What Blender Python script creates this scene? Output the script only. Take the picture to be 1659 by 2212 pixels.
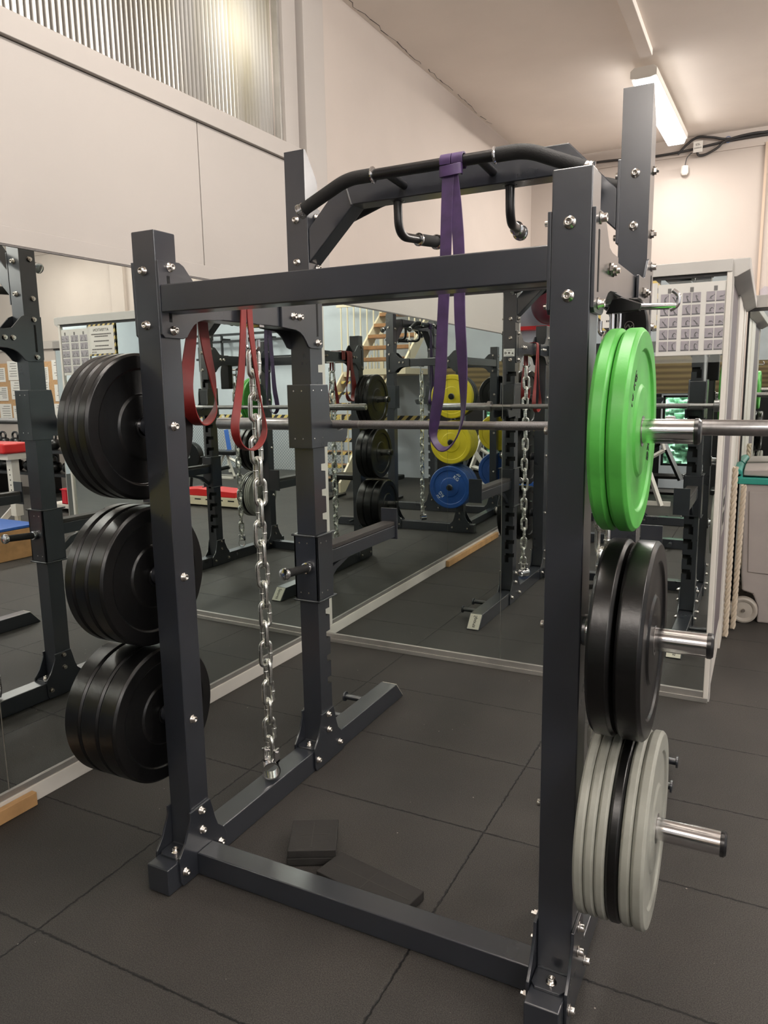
import bpy, bmesh, math, random
from mathutils import Vector, Matrix
random.seed(7)
S = bpy.context.scene
for o in list(bpy.data.objects): bpy.data.objects.remove(o)
COL = S.collection
PI = math.pi

# ---------------------------------------------------------------- camera
CAM = (1.5307, -1.5378, 1.4428); YAW, PITCH, ROLL, FPX = 27.1608, -9.5275, -0.9614, 1604.43
y_, p_, r_ = (math.radians(a) for a in (YAW, PITCH, ROLL))
fwd = Vector((-math.sin(y_)*math.cos(p_), math.cos(y_)*math.cos(p_), math.sin(p_)))
rt = Vector((math.cos(y_), math.sin(y_), 0)); up = rt.cross(fwd)
R_ = rt*math.cos(r_)+up*math.sin(r_); U_ = -rt*math.sin(r_)+up*math.cos(r_)
cd = bpy.data.cameras.new('camera'); cam = bpy.data.objects.new('camera', cd); COL.objects.link(cam)
m = Matrix((R_, U_, -fwd)).transposed().to_4x4(); m.translation = Vector(CAM); cam.matrix_world = m
cd.sensor_fit = 'VERTICAL'; cd.sensor_height = 36.0; cd.lens = FPX/2212*36.0
cd.clip_start = 0.02; cd.clip_end = 60
S.camera = cam

# ---------------------------------------------------------------- colour management, world, exposure
S.view_settings.view_transform = 'Standard'; S.view_settings.look = 'None'
S.view_settings.exposure = 0.26; S.view_settings.gamma = 1.0
S.view_settings.use_curve_mapping = False
w = bpy.data.worlds.new('world'); S.world = w; w.use_nodes = True
w.node_tree.nodes['Background'].inputs[0].default_value = (1.0, 0.93, 0.86, 1)
w.node_tree.nodes['Background'].inputs[1].default_value = 0.2
S.cycles.max_bounces = 10; S.cycles.glossy_bounces = 7; S.cycles.diffuse_bounces = 4
S.cycles.transmission_bounces = 6; S.cycles.sample_clamp_indirect = 4.0
S.cycles.use_denoising = True

# ceiling lights: x, y of the centre (z below the ceiling), power
LAMPS = [(0.70, 4.75, 36), (0.9, 0.4, 21), (0.9, -3.3, 28), (3.3, 4.4, 40), (3.7, 0.2, 46), (3.9, -3.6, 52), (6.0, 4.5, 46), (6.7, -3.0, 75)]
LAMP_COL = (1.0, 0.95, 0.895)
CEIL = 3.55

# ---------------------------------------------------------------- materials
MATS = {}
def mat(name, col, rough=.5, metal=0., noise=0., nscale=20., bump=0., bscale=80., spec=None, coat=0., trans=0., sheen=0.):
    if name in MATS: return MATS[name]
    M = bpy.data.materials.new(name); M.use_nodes = True; n = M.node_tree.nodes; l = M.node_tree.links
    b = n['Principled BSDF']; b.inputs['Base Color'].default_value = (*col, 1)
    b.inputs['Roughness'].default_value = rough; b.inputs['Metallic'].default_value = metal
    if spec is not None: b.inputs['Specular IOR Level'].default_value = spec
    if coat: b.inputs['Coat Weight'].default_value = coat; b.inputs['Coat Roughness'].default_value = .2
    if trans: b.inputs['Transmission Weight'].default_value = trans
    tc = n.new('ShaderNodeTexCoord')
    if noise:
        t = n.new('ShaderNodeTexNoise'); t.inputs['Scale'].default_value = nscale; t.inputs['Detail'].default_value = 6
        l.new(tc.outputs['Object'], t.inputs['Vector'])
        r = n.new('ShaderNodeValToRGB'); r.color_ramp.elements[0].position = .3; r.color_ramp.elements[1].position = .7
        r.color_ramp.elements[0].color = (*[c*(1-noise) for c in col], 1); r.color_ramp.elements[1].color = (*[min(1, c*(1+noise)) for c in col], 1)
        l.new(t.outputs['Fac'], r.inputs['Fac']); l.new(r.outputs['Color'], b.inputs['Base Color'])
        mr = n.new('ShaderNodeMapRange'); mr.inputs['To Min'].default_value = max(.02, rough*(1-noise*.6)); mr.inputs['To Max'].default_value = min(1, rough*(1+noise*.6))
        l.new(t.outputs['Fac'], mr.inputs['Value']); l.new(mr.outputs['Result'], b.inputs['Roughness'])
    if bump:
        t2 = n.new('ShaderNodeTexNoise'); t2.inputs['Scale'].default_value = bscale; t2.inputs['Detail'].default_value = 4
        l.new(tc.outputs['Object'], t2.inputs['Vector'])
        bp = n.new('ShaderNodeBump'); bp.inputs['Strength'].default_value = bump; bp.inputs['Distance'].default_value = .002
        l.new(t2.outputs['Fac'], bp.inputs['Height']); l.new(bp.outputs['Normal'], b.inputs['Normal'])
    MATS[name] = M; return M
PAINT = mat('slate_powder_coat', (.0215, .0242, .031), .28, 0, .10, 6, .05, 400, spec=.6, coat=.7)
BLACKM = mat('black_painted_steel', (.008, .008, .009), .28, spec=.6)
DARK = mat('hollow_shade', (.003, .003, .003), .8)  # near-black colour painted in for the shade inside holes and slots
RUB = mat('black_rubber', (.0035, .0034, .0035), .30, 0, .35, 7, .12, 120, spec=.42)
FOAM = mat('foam_grip', (.006, .006, .006), .75, bump=.4, bscale=300)
CHROME = mat('chrome', (.80, .79, .80), .13, 1., .1, 25)
STEEL = mat('brushed_steel', (.42, .41, .41), .30, 1., .12, 60)
ZINC = mat('zinc_chain', (.78, .78, .73), .27, 1., .15, 60)
BOLT = mat('bolt_steel', (.68, .63, .58), .25, 1.)
GREEN = mat('green_rubber', (.075, .38, .055), .42, 0, .22, 10, .1, 150)
GREY = mat('grey_rubber', (.27, .27, .235), .5, 0, .13, 14, .1, 150)
YELLOW = mat('yellow_rubber', (.62, .50, .015), .42, 0, .08, 10)
BLUE = mat('blue_rubber', (.008, .055, .23), .4, 0, .1, 10)
PURPLE = mat('purple_latex', (.048, .022, .085), .5, 0, .25, 30)
REDB = mat('red_latex', (.165, .009, .007), .5, 0, .12, 25)
WHITE = mat('white_paint', (.70, .66, .60), .45, 0, .03, 8)
OFFW = mat('off_white_label', (.66, .62, .52), .5, 0, .05, 40)
ALU = mat('aluminium_trim', (.46, .44, .41), .38, .7, .08, 14)
ALUW = mat('pale_grey_lacquer', (.50, .48, .45), .42, 0, .04, 8)
CREAM = mat('cream_wall', (.455, .395, .352), .75, 0, .03, 2.5, .25, 40)
PANELW = mat('pale_wall_panel', (.375, .340, .312), .6, 0, .02, 2, .08, 60)
CEILM = mat('ceiling_plaster', (.86, .785, .715), .8, 0, .035, 2, .3, 30)
BLUEG = mat('blue_grey_wall', (.53, .57, .62), .7, 0, .05, 3, .1, 30)
WOOD = mat('pine_wood', (.52, .30, .13), .5, 0, .18, 12)
TREAD = mat('varnished_tread', (.30, .15, .06), .4, 0, .2, 15)
CREAMP = mat('cream_enamel', (.72, .63, .46), .45)
REDP = mat('red_vinyl', (.62, .02, .02), .38)
REDC = mat('red_plastic', (.70, .03, .05), .4)
BLUEP = mat('blue_vinyl', (.03, .12, .45), .4)
TEAL = mat('teal_plastic', (.02, .25, .20), .42)
BING = mat('bin_grey', (.37, .33, .31), .5, 0, .04, 10)
WHEEL = mat('pale_wheel', (.42, .38, .33), .45)
LILAC = mat('lilac_grey_door', (.15, .125, .135), .5)
PAPER = mat('paper', (.72, .69, .64), .7, 0, .03, 20)
PHOTO = mat('photo_print', (.33, .29, .32), .4, 0, .12, 25)
INK = mat('black_ink', (.015, .014, .014), .6)
INKG = mat('grey_ink', (.10, .09, .085), .6)
WARN = mat('warning_yellow', (.75, .50, .05), .5)
CORK = mat('cork_board', (.50, .30, .15), .8, 0, .2, 60)
ROPE = mat('twisted_rope', (.58, .49, .38), .8, bump=.4, bscale=200)
MAROON = mat('maroon_ball', (.09, .012, .02), .35)
WLET = mat('white_lettering', (.75, .75, .72), .5)
LEAF = mat('leaf_green', (.45, .66, .50), .6, 0, .5, 14, .6, 30)
CAB = mat('black_cable', (.03, .028, .028), .5)
BRONZE = mat('collar_bronze', (.62, .53, .47), .2, 1.)

def nodemat(name):
    M = bpy.data.materials.new(name); M.use_nodes = True; MATS[name] = M
    return M, M.node_tree.nodes, M.node_tree.links
# mirror glass
MIRROR, n, l = nodemat('mirror_glass')
n.remove(n['Principled BSDF']); g = n.new('ShaderNodeBsdfGlossy'); g.inputs['Color'].default_value = (.80, .845, .815, 1); g.inputs['Roughness'].default_value = 0.0
l.new(g.outputs[0], n['Material Output'].inputs[0])
# clear film of the poster sleeve
FILM, n, l = nodemat('clear_sleeve')
b = n['Principled BSDF']; b.inputs['Roughness'].default_value = .08; b.inputs['Base Color'].default_value = (.8, .82, .8, 1)
b.inputs['Alpha'].default_value = .07
# lamp diffuser
TUBE, n, l = nodemat('lit_tube')
b = n['Principled BSDF']; b.inputs['Emission Color'].default_value = (1, .97, .95, 1); b.inputs['Emission Strength'].default_value = 7.0
# corrugated translucent window sheet
CORR, n, l = nodemat('translucent_sheet')
n.remove(n['Principled BSDF']); mx = n.new('ShaderNodeMixShader'); t = n.new('ShaderNodeBsdfTranslucent'); d = n.new('ShaderNodeBsdfGlossy')
d.inputs['Roughness'].default_value = .35; d.inputs['Color'].default_value = (.6, .58, .55, 1); t.inputs['Color'].default_value = (.80, .79, .72, 1); mx.inputs[0].default_value = .22
l.new(t.outputs[0], mx.inputs[1]); l.new(d.outputs[0], mx.inputs[2]); l.new(mx.outputs[0], n['Material Output'].inputs[0])
tc = n.new('ShaderNodeTexCoord'); nz = n.new('ShaderNodeTexNoise'); nz.inputs['Scale'].default_value = 1.6; nz.inputs['Detail'].default_value = 5
mp = n.new('ShaderNodeMapping'); mp.inputs['Scale'].default_value = (1, 3.0, .5); l.new(tc.outputs['Object'], mp.inputs[0]); l.new(mp.outputs[0], nz.inputs['Vector'])
cr = n.new('ShaderNodeValToRGB'); cr.color_ramp.elements[0].position = .35; cr.color_ramp.elements[0].color = (.36, .33, .24, 1)
cr.color_ramp.elements[1].position = .6; cr.color_ramp.elements[1].color = (.50, .49, .46, 1); l.new(nz.outputs['Fac'], cr.inputs[0]); l.new(cr.outputs[0], t.inputs['Color'])
# rubber tile floor: seams between tiles, pale crumbs, scuffs
FLOOR, n, l = nodemat('rubber_floor_tiles')
b = n['Principled BSDF']; tc = n.new('ShaderNodeTexCoord'); sx = n.new('ShaderNodeSeparateXYZ')
wob = n.new('ShaderNodeTexNoise'); wob.inputs['Scale'].default_value = 60; l.new(tc.outputs['Object'], wob.inputs['Vector'])
l.new(tc.outputs['Object'], sx.inputs[0])
def mth(op, a, b_=None, c_=None):
    q = n.new('ShaderNodeMath'); q.operation = op
    for i, v in enumerate((a, b_, c_)):
        if v is None: continue
        if isinstance(v, (int, float)): q.inputs[i].default_value = v
        else: l.new(v, q.inputs[i])
    return q.outputs[0]
wb = mth('MULTIPLY', mth('SUBTRACT', wob.outputs['Fac'], .5), .013)
def seam(c, off, pitch):
    v = mth('ADD', mth('SUBTRACT', c, off), wb); v = mth('DIVIDE', v, pitch); fr = mth('FRACT', mth('ADD', v, 100.5))
    return mth('MULTIPLY', mth('ABSOLUTE', mth('SUBTRACT', fr, .5)), pitch)
dmin = mth('MINIMUM', seam(sx.outputs['X'], .79, .944), seam(sx.outputs['Y'], .108, .4735))
sm = n.new('ShaderNodeMapRange'); sm.interpolation_type = 'SMOOTHSTEP'; sm.inputs['From Min'].default_value = .0010; sm.inputs['From Max'].default_value = .0048; l.new(dmin, sm.inputs['Value'])
gr = n.new('ShaderNodeTexNoise'); gr.inputs['Scale'].default_value = 350; gr.inputs['Detail'].default_value = 3; l.new(tc.outputs['Object'], gr.inputs['Vector'])
big = n.new('ShaderNodeTexNoise'); big.inputs['Scale'].default_value = 2.2; big.inputs['Detail'].default_value = 5; l.new(tc.outputs['Object'], big.inputs['Vector'])
c1 = n.new('ShaderNodeValToRGB'); c1.color_ramp.elements[0].position = .38; c1.color_ramp.elements[0].color = (.0165, .0154, .0142, 1); c1.color_ramp.elements[1].position = .66; c1.color_ramp.elements[1].color = (.054, .0500, .0460, 1)
l.new(gr.outputs['Fac'], c1.inputs[0])
c2 = n.new('ShaderNodeMixRGB'); c2.blend_type = 'MULTIPLY'; c2.inputs[0].default_value = 1; l.new(c1.outputs[0], c2.inputs[1])
c3 = n.new('ShaderNodeValToRGB'); c3.color_ramp.elements[0].position = .3; c3.color_ramp.elements[0].color = (.8, .8, .8, 1); c3.color_ramp.elements[1].position = .75; c3.color_ramp.elements[1].color = (1.25, 1.22, 1.18, 1)
l.new(big.outputs['Fac'], c3.inputs[0]); l.new(c3.outputs[0], c2.inputs[2])
vo = n.new('ShaderNodeTexVoronoi'); vo.inputs['Scale'].default_value = 26; l.new(tc.outputs['Object'], vo.inputs['Vector'])
sxc = n.new('ShaderNodeSeparateXYZ'); l.new(vo.outputs['Color'], sxc.inputs[0])
fl = mth('MULTIPLY', mth('LESS_THAN', vo.outputs['Distance'], mth('MULTIPLY', mth('POWER', sxc.outputs['Y'], 2.0), .075)), mth('GREATER_THAN', sxc.outputs['X'], .62))
m1 = n.new('ShaderNodeMixRGB'); l.new(mth('MULTIPLY', fl, .6), m1.inputs[0]); l.new(c2.outputs[0], m1.inputs[1]); m1.inputs[2].default_value = (.42, .38, .33, 1)
m2 = n.new('ShaderNodeMixRGB'); l.new(sm.outputs[0], m2.inputs[0]); m2.inputs[1].default_value = (.003, .003, .003, 1); l.new(m1.outputs[0], m2.inputs[2]); l.new(m2.outputs[0], b.inputs['Base Color'])
b.inputs['Roughness'].default_value = .62; b.inputs['Specular IOR Level'].default_value = .35
bp = n.new('ShaderNodeBump'); bp.inputs['Strength'].default_value = .55; bp.inputs['Distance'].default_value = .002
hh = mth('ADD', gr.outputs['Fac'], mth('MULTIPLY', sm.outputs[0], 2.0)); l.new(hh, bp.inputs['Height']); l.new(bp.outputs[0], b.inputs['Normal'])
# diamond plate
DIAM, n, l = nodemat('diamond_plate')
b = n['Principled BSDF']; b.inputs['Base Color'].default_value = (.62, .64, .66, 1); b.inputs['Metallic'].default_value = .6; b.inputs['Roughness'].default_value = .4
tc = n.new('ShaderNodeTexCoord'); ck = n.new('ShaderNodeTexChecker'); ck.inputs['Scale'].default_value = 34; l.new(tc.outputs['Object'], ck.inputs[0]); ck.inputs[1].default_value = (.42, .45, .48, 1); ck.inputs[2].default_value = (.68, .70, .72, 1)
l.new(ck.outputs[0], b.inputs['Base Color'])
# planks
PLANK, n, l = nodemat('timber_planks')
b = n['Principled BSDF']; b.inputs['Roughness'].default_value = .6; tc = n.new('ShaderNodeTexCoord'); wv = n.new('ShaderNodeTexWave'); wv.bands_direction = 'Z'; wv.inputs['Scale'].default_value = 4; wv.inputs['Distortion'].default_value = .6
l.new(tc.outputs['Object'], wv.inputs['Vector']); cr = n.new('ShaderNodeValToRGB'); cr.color_ramp.elements[0].color = (.10, .07, .03, 1); cr.color_ramp.elements[1].color = (.22, .16, .07, 1); l.new(wv.outputs[0], cr.inputs[0]); l.new(cr.outputs[0], b.inputs['Base Color'])
# hazard tape
TAPE, n, l = nodemat('hazard_tape')
b = n['Principled BSDF']; tc = n.new('ShaderNodeTexCoord'); wv = n.new('ShaderNodeTexWave'); wv.bands_direction = 'DIAGONAL'; wv.inputs['Scale'].default_value = 14
l.new(tc.outputs['Object'], wv.inputs['Vector']); cr = n.new('ShaderNodeValToRGB'); cr.color_ramp.interpolation = 'CONSTANT'; cr.color_ramp.elements[0].color = (.02, .02, .02, 1); cr.color_ramp.elements[1].position = .5; cr.color_ramp.elements[1].color = (.65, .50, .16, 1)
l.new(wv.outputs[0], cr.inputs[0]); l.new(cr.outputs[0], b.inputs['Base Color'])

TAPE2 = TAPE.copy(); TAPE2.name = 'wide_hazard_tape'
for q in TAPE2.node_tree.nodes:
    if q.type == 'TEX_WAVE': q.inputs['Scale'].default_value = 4.2
# ---------------------------------------------------------------- mesh helpers
def newbm(): return bmesh.new()
def box(bm, x0, x1, y0, y1, z0, z1, mi=0):
    vs = [bm.verts.new(p) for p in ((x0,y0,z0),(x1,y0,z0),(x1,y1,z0),(x0,y1,z0),(x0,y0,z1),(x1,y0,z1),(x1,y1,z1),(x0,y1,z1))]
    for f in ((3,2,1,0),(4,5,6,7),(0,1,5,4),(1,2,6,5),(2,3,7,6),(3,0,4,7)):
        q = bm.faces.new([vs[i] for i in f]); q.material_index = mi
    return vs
def prism(bm, pts, ax, a, b, mi=0):
    """polygon pts (2D) extruded from a to b along axis ax ('x': pts are y,z; 'y': x,z; 'z': x,y)"""
    def P(p, t):
        return {'x': (t, p[0], p[1]), 'y': (p[0], t, p[1]), 'z': (p[0], p[1], t)}[ax]
    A = [bm.verts.new(P(p, a)) for p in pts]; B = [bm.verts.new(P(p, b)) for p in pts]
    fs = [bm.faces.new(A), bm.faces.new(B[::-1])]
    for i in range(len(pts)):
        j = (i+1) % len(pts); fs.append(bm.faces.new((A[j], A[i], B[i], B[j])))
    for f in fs: f.material_index = mi
    bmesh.ops.recalc_face_normals(bm, faces=fs)
def frame(t):
    t = t.normalized(); a = Vector((0, 0, 1)) if abs(t.z) < .9 else Vector((1, 0, 0))
    u = t.cross(a).normalized(); return u, t.cross(u).normalized()
def tube(bm, pts, r, seg=14, closed=False, cap=True, mi=0, radii=None):
    pts = [Vector(p) for p in pts]; N = len(pts); rings = []
    u = None
    for i, p in enumerate(pts):
        a = pts[(i-1) % N] if (closed or i) else p; b = pts[(i+1) % N] if (closed or i < N-1) else p
        t = (b-a).normalized()
        if u is None: u, v = frame(t)
        else:
            u = (u-t*u.dot(t)).normalized(); v = t.cross(u)
        rr = radii[i] if radii else r
        rings.append([bm.verts.new(p+(u*math.cos(2*PI*k/seg)+v*math.sin(2*PI*k/seg))*rr) for k in range(seg)])
    fs = []
    for i in range(N if closed else N-1):
        A, B = rings[i], rings[(i+1) % N]
        off = 0
        if closed and i == N-1:
            off = min(range(seg), key=lambda o: (A[0].co-B[o].co).length)
        for k in range(seg):
            fs.append(bm.faces.new((A[k], A[(k+1) % seg], B[(k+1+off) % seg], B[(k+off) % seg])))
    for f in fs: f.smooth = True
    if cap and not closed:
        fs.append(bm.faces.new(rings[0][::-1])); fs.append(bm.faces.new(rings[-1]))
    for f in fs: f.material_index = mi
def cyl(bm, a, b, r, seg=24, mi=0): tube(bm, [a, b], r, seg, mi=mi)
def lathe(bm, prof, seg=64, org=(0, 0, 0), axis='x', mi=0, closed=True):
    """prof: list of (t, r); revolved around the axis through org"""
    org = Vector(org); rings = []
    for t, r in prof:
        ring = []
        for k in range(seg):
            c, s = r*math.cos(2*PI*k/seg), r*math.sin(2*PI*k/seg)
            ring.append(bm.verts.new(org+Vector({'x': (t, c, s), 'y': (c, t, s), 'z': (c, s, t)}[axis])))
        rings.append(ring)
    fs = []
    M = len(prof)
    for i in range(M if closed else M-1):
        A, B = rings[i], rings[(i+1) % M]
        for k in range(seg): fs.append(bm.faces.new((A[k], A[(k+1) % seg], B[(k+1) % seg], B[k])))
    for f in fs: f.smooth = True; f.material_index = mi
    bmesh.ops.recalc_face_normals(bm, faces=fs)
def bez(pts, n=6):
    """round a polyline with Catmull-Rom"""
    P = [Vector(p) for p in pts]; out = []
    for i in range(len(P)-1):
        a, b, c, d = P[max(i-1, 0)], P[i], P[i+1], P[min(i+2, len(P)-1)]
        for k in range(n):
            t = k/n; out.append(.5*((2*b)+(c-a)*t+(2*a-5*b+4*c-d)*t*t+(3*b-a-3*c+d)*t**3))
    out.append(P[-1]); return out
def fillet(pts, r, n=6):
    P = [Vector(p) for p in pts]; out = [P[0]]
    for i in range(1, len(P)-1):
        a = (P[i-1]-P[i]); b = (P[i+1]-P[i]); d = min(r, a.length*.48, b.length*.48)
        A = P[i]+a.normalized()*d; B = P[i]+b.normalized()*d
        for k in range(n+1):
            t = k/n; out.append(A*(1-t)**2+P[i]*2*t*(1-t)+B*t*t)
    out.append(P[-1]); return out
def obj(name, bm, mats, parent=None, bevel=0, bseg=2, smooth=False, loc=None, rz=0):
    me = bpy.data.meshes.new(name)
    bm.to_mesh(me); bm.free()
    me.set_sharp_from_angle(angle=math.radians(40))
    for mm in (mats if isinstance(mats, (list, tuple)) else [mats]): me.materials.append(mm)
    o = bpy.data.objects.new(name, me); COL.objects.link(o)
    if parent: o.parent = parent
    if loc: o.location = loc
    if rz: o.rotation_euler.z = rz
    if bevel:
        md = o.modifiers.new('bevel', 'BEVEL'); md.width = bevel; md.segments = bseg; md.limit_method = 'ANGLE'; md.angle_limit = math.radians(40); md.harden_normals = True
    return o
def obj_each(name, bm, mats, parent=None, bevel=0):
    """every connected piece of bm becomes an object of its own"""
    bm.verts.ensure_lookup_table(); seen = set(); out = []
    for v in bm.verts:
        if v.index in seen: continue
        st_, comp = [v], []
        seen.add(v.index)
        while st_:
            q = st_.pop(); comp.append(q)
            for e in q.link_edges:
                o_ = e.other_vert(q)
                if o_.index not in seen: seen.add(o_.index); st_.append(o_)
        nb = bmesh.new(); mp_ = {q: nb.verts.new(q.co) for q in comp}; cs = set(comp)
        for f in {f for q in comp for f in q.link_faces}:
            g2 = nb.faces.new([mp_[q] for q in f.verts]); g2.smooth = f.smooth; g2.material_index = f.material_index
        out.append(obj(name, nb, mats, parent, bevel=bevel))
    bm.free(); return out
def tag(o, label, cat, group=None, kind=None):
    o['label'] = label; o['category'] = cat
    if group: o['group'] = group
    if kind: o['kind'] = kind
    return o
def thing(name, label, cat, loc=(0, 0, 0), rz=0, group=None):
    o = bpy.data.objects.new(name, None); COL.objects.link(o); o.empty_display_size = .05
    o.location = loc; o.rotation_euler.z = rz; return tag(o, label, cat, group)
def struct(name, bm, mats, bevel=0, rz=0, parent=None):
    o = obj(name, bm, mats, bevel=bevel, rz=rz, parent=parent)
    if not parent: o['kind'] = 'structure'
    return o
def copy_tree(o, parent=None, skip=()):
    c = o.copy(); COL.objects.link(c); c.parent = parent
    for ch in list(o.children):
        if ch.name.split('.')[0] in skip: continue
        copy_tree(ch, c, skip)
    return c
def text_mesh(name, s, size, M4, mtl, parent=None, ext=.0006, mirror=False):
    cu = bpy.data.curves.new(name, 'FONT'); cu.body = s; cu.size = size; cu.extrude = ext; cu.align_x = 'CENTER'; cu.align_y = 'CENTER'
    t = bpy.data.objects.new(name+'_tmp', cu); COL.objects.link(t)
    dg = bpy.context.evaluated_depsgraph_get(); me = bpy.data.meshes.new_from_object(t.evaluated_get(dg))
    bpy.data.objects.remove(t); bpy.data.curves.remove(cu)
    me.transform(M4); me.name = name; me.materials.clear(); me.materials.append(mtl)
    o = bpy.data.objects.new(name, me); COL.objects.link(o)
    if parent: o.parent = parent
    return o
def basis(org, X, Y):
    X = Vector(X).normalized(); Y = Vector(Y).normalized(); Z = X.cross(Y)
    M = Matrix((X, Y, Z)).transposed().to_4x4(); M.translation = Vector(org); return M

# ================================================================= ROOM
AL = math.radians(-1.152); XL = -.7305          # left wall frame
BY = 1.978                                       # mirror face of the partition
NY = 5.88; SY = -5.4; EX = 8.3
bm = newbm(); box(bm, -3.2, EX+.1, SY-.1, NY+.4, -.12, 0); struct('floor', bm, FLOOR)
bm = newbm(); box(bm, -3.2, EX+.1, SY-.1, NY+.4, CEIL, CEIL+.15); struct('ceiling', bm, CEILM)
# left wall: lower part behind the mirrors, pale panels above, window opening on top
WINB = 2.655; WY1 = 1.745; WY0 = -1.9
bm = newbm(); box(bm, XL-.16, XL-.006, -2.06, NY+.25, -.02, 1.925); box(bm, XL-.16, XL-.006, WY1+.02, NY+.25, 1.925, CEIL); box(bm, XL-.16, XL-.02, -2.06, WY1+.02, 1.925, WINB-.03)
struct('wall_left', bm, CREAM, rz=AL)
bm = newbm(); box(bm, XL-.02, XL+.002, -2.06, 1.118, 1.925, 2.572); box(bm, XL-.02, XL+.002, 1.123, 1.9, 1.925, 2.572); struct('trim_1', bm, PANELW, bevel=.0015, rz=AL)
bm = newbm(); box(bm, XL-.05, XL+.022, -2.06, 1.90, 2.574, 2.655); struct('trim_2', bm, PANELW, bevel=.003, rz=AL)
bm = newbm(); box(bm, XL-.02, XL+.012, 1.765, 1.88, 2.655, CEIL); struct('trim_3', bm, PANELW, bevel=.003, rz=AL)
bm = newbm(); box(bm, XL-.02, XL+.045, 1.90, 2.09, 1.96, CEIL); struct('trim_4', bm, PANELW, bevel=.006, rz=AL)
# corrugated window
bm = newbm(); box(bm, XL-.02, XL+.004, -2.06, 1.86, 1.928, 1.984); struct('trim_22', bm, PANELW, bevel=.001, rz=AL)
wn = bpy.data.objects.new('window_1', None); COL.objects.link(wn); wn['kind'] = 'structure'; wn.rotation_euler.z = AL
bm = newbm(); prev = None; N = int((WY1-WY0)/.0033)
for i in range(N+1):
    yy = WY0+(WY1-WY0)*i/N; xx = XL-.045+.0028*(1-2*abs(math.sin(PI*yy/.0262))**.5)
    a = bm.verts.new((xx, yy, WINB-.02)); b2 = bm.verts.new((xx, yy, CEIL))
    if prev: f = bm.faces.new((prev[0], a, b2, prev[1])); f.smooth = True
    prev = (a, b2)
obj('corrugated_sheet', bm, CORR, wn)
bm = newbm(); box(bm, XL-.04, XL-.005, 1.745, 1.765, 2.655, CEIL); obj('window_frame', bm, ALU, wn)
# neighbouring room behind the sheet: its white wall and lamp
bm = newbm(); box(bm, XL-1.3, XL-1.25, -2.2, 3.2, 2.2, CEIL+.4); box(bm, XL-1.3, XL-.16, -2.2, 3.2, 2.15, 2.2); box(bm, XL-1.3, XL-.16, 2.2, 2.25, 2.2, CEIL+.4); struct('wall_neighbour', bm, PANELW, rz=AL)
def area(name, loc, sx, sy, pw, rot=(0, 0, 0), col=LAMP_COL, parent=None):
    L = bpy.data.lights.new(name, 'AREA'); L.shape = 'RECTANGLE'; L.size = sx; L.size_y = sy; L.energy = pw; L.color = col
    o = bpy.data.objects.new(name, L); COL.objects.link(o); o.location = loc; o.rotation_euler = rot
    if parent: o.parent = parent
    return o
t = tag(thing('bulkhead_lamp', 'round lamp glowing behind the corrugated sheet window', 'lamp', (XL-.30, 1.50, 3.15)), 'round lamp glowing behind the corrugated sheet window', 'lamp')
bm = newbm(); lathe(bm, [(0, .001), (.02, .05), (.0, .06), (-.02, .001)], 24, axis='z'); obj('lamp_body', bm, WHITE, t)
L = bpy.data.lights.new('lamp_light', 'POINT'); L.energy = 7; L.color = (1, .96, .92); L.shadow_soft_size = .08
lo = bpy.data.objects.new('lamp_light', L); COL.objects.link(lo); lo.parent = t; lo.location = (.05, 0, -.05)
# mirror frame, baseboard and mirrors on the left wall
bm = newbm(); box(bm, XL-.004, XL+.012, -2.06, 1.96, 0, .062); struct('baseboard_left', bm, WHITE, bevel=.002, rz=AL)
bm = newbm(); box(bm, XL-.004, XL+.007, -2.06, 1.86, .063, .085); struct('trim_5', bm, ALU, bevel=.001, rz=AL)
bm = newbm(); box(bm, XL-.004, XL+.010, 1.862, 1.962, .0, 1.96); struct('trim_6', bm, WHITE, bevel=.002, rz=AL)
bm = newbm(); box(bm, XL-.004, XL+.004, -2.06, 1.86, 1.921, 1.927); struct('trim_7', bm, INKG, rz=AL)
for (a, b2, lab) in ((-2.05, -.032, 'tall wall mirror on the left wall, nearest the camera'), (-.028, 1.86, 'tall wall mirror on the left wall, next to the corner post')):
    bm = newbm(); box(bm, XL-.005, XL, a, b2, .086, 1.92); tag(obj('wall_mirror', bm, MIRROR, rz=AL), lab, 'mirror', 'wall mirrors')
# pine strip lying along the baseboard
bm = newbm(); box(bm, XL+.014, XL+.04, -1.27, .045, 0.001, .05); tag(obj('wood_strip', bm, WOOD, bevel=.002, rz=AL), 'pine strip lying along the white baseboard under the left mirror', 'wood strip')
# partition with mirrors
A2 = math.radians(-.175); PX0 = -.69; PX1 = 1.372
bm = newbm(); box(bm, PX0, PX1, BY+.008, BY+.06, 0, 1.94); struct('wall_partition', bm, ALUW, rz=A2)
bm = newbm(); box(bm, PX0+.01, PX1-.006, BY-.016, BY+.008, 1.892, 1.942); struct('trim_8', bm, ALUW, bevel=.002, rz=A2)
bm = newbm(); box(bm, PX0+.01, PX1-.008, BY-.006, BY+.006, 1.878, 1.892); struct('trim_9', bm, INK, rz=A2)
bm = newbm(); box(bm, PX0+.01, PX1-.006, BY-.014, BY+.008, 0, .022); box(bm, PX0+.01, PX1-.006, BY-.008, BY+.008, .022, .05); struct('trim_10', bm, ALU, bevel=.0015, rz=A2)
for (a, b2, lab) in ((PX0+.012, .378, 'tall mirror on the partition behind the rack, beside the corner'), (.381, PX1-.01, 'tall mirror on the partition with the exercise poster taped to it')):
    bm = newbm(); box(bm, a, b2, BY, BY+.006, .05, 1.879); tag(obj('wall_mirror', bm, MIRROR, rz=A2), lab, 'mirror', 'wall mirrors')
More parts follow.
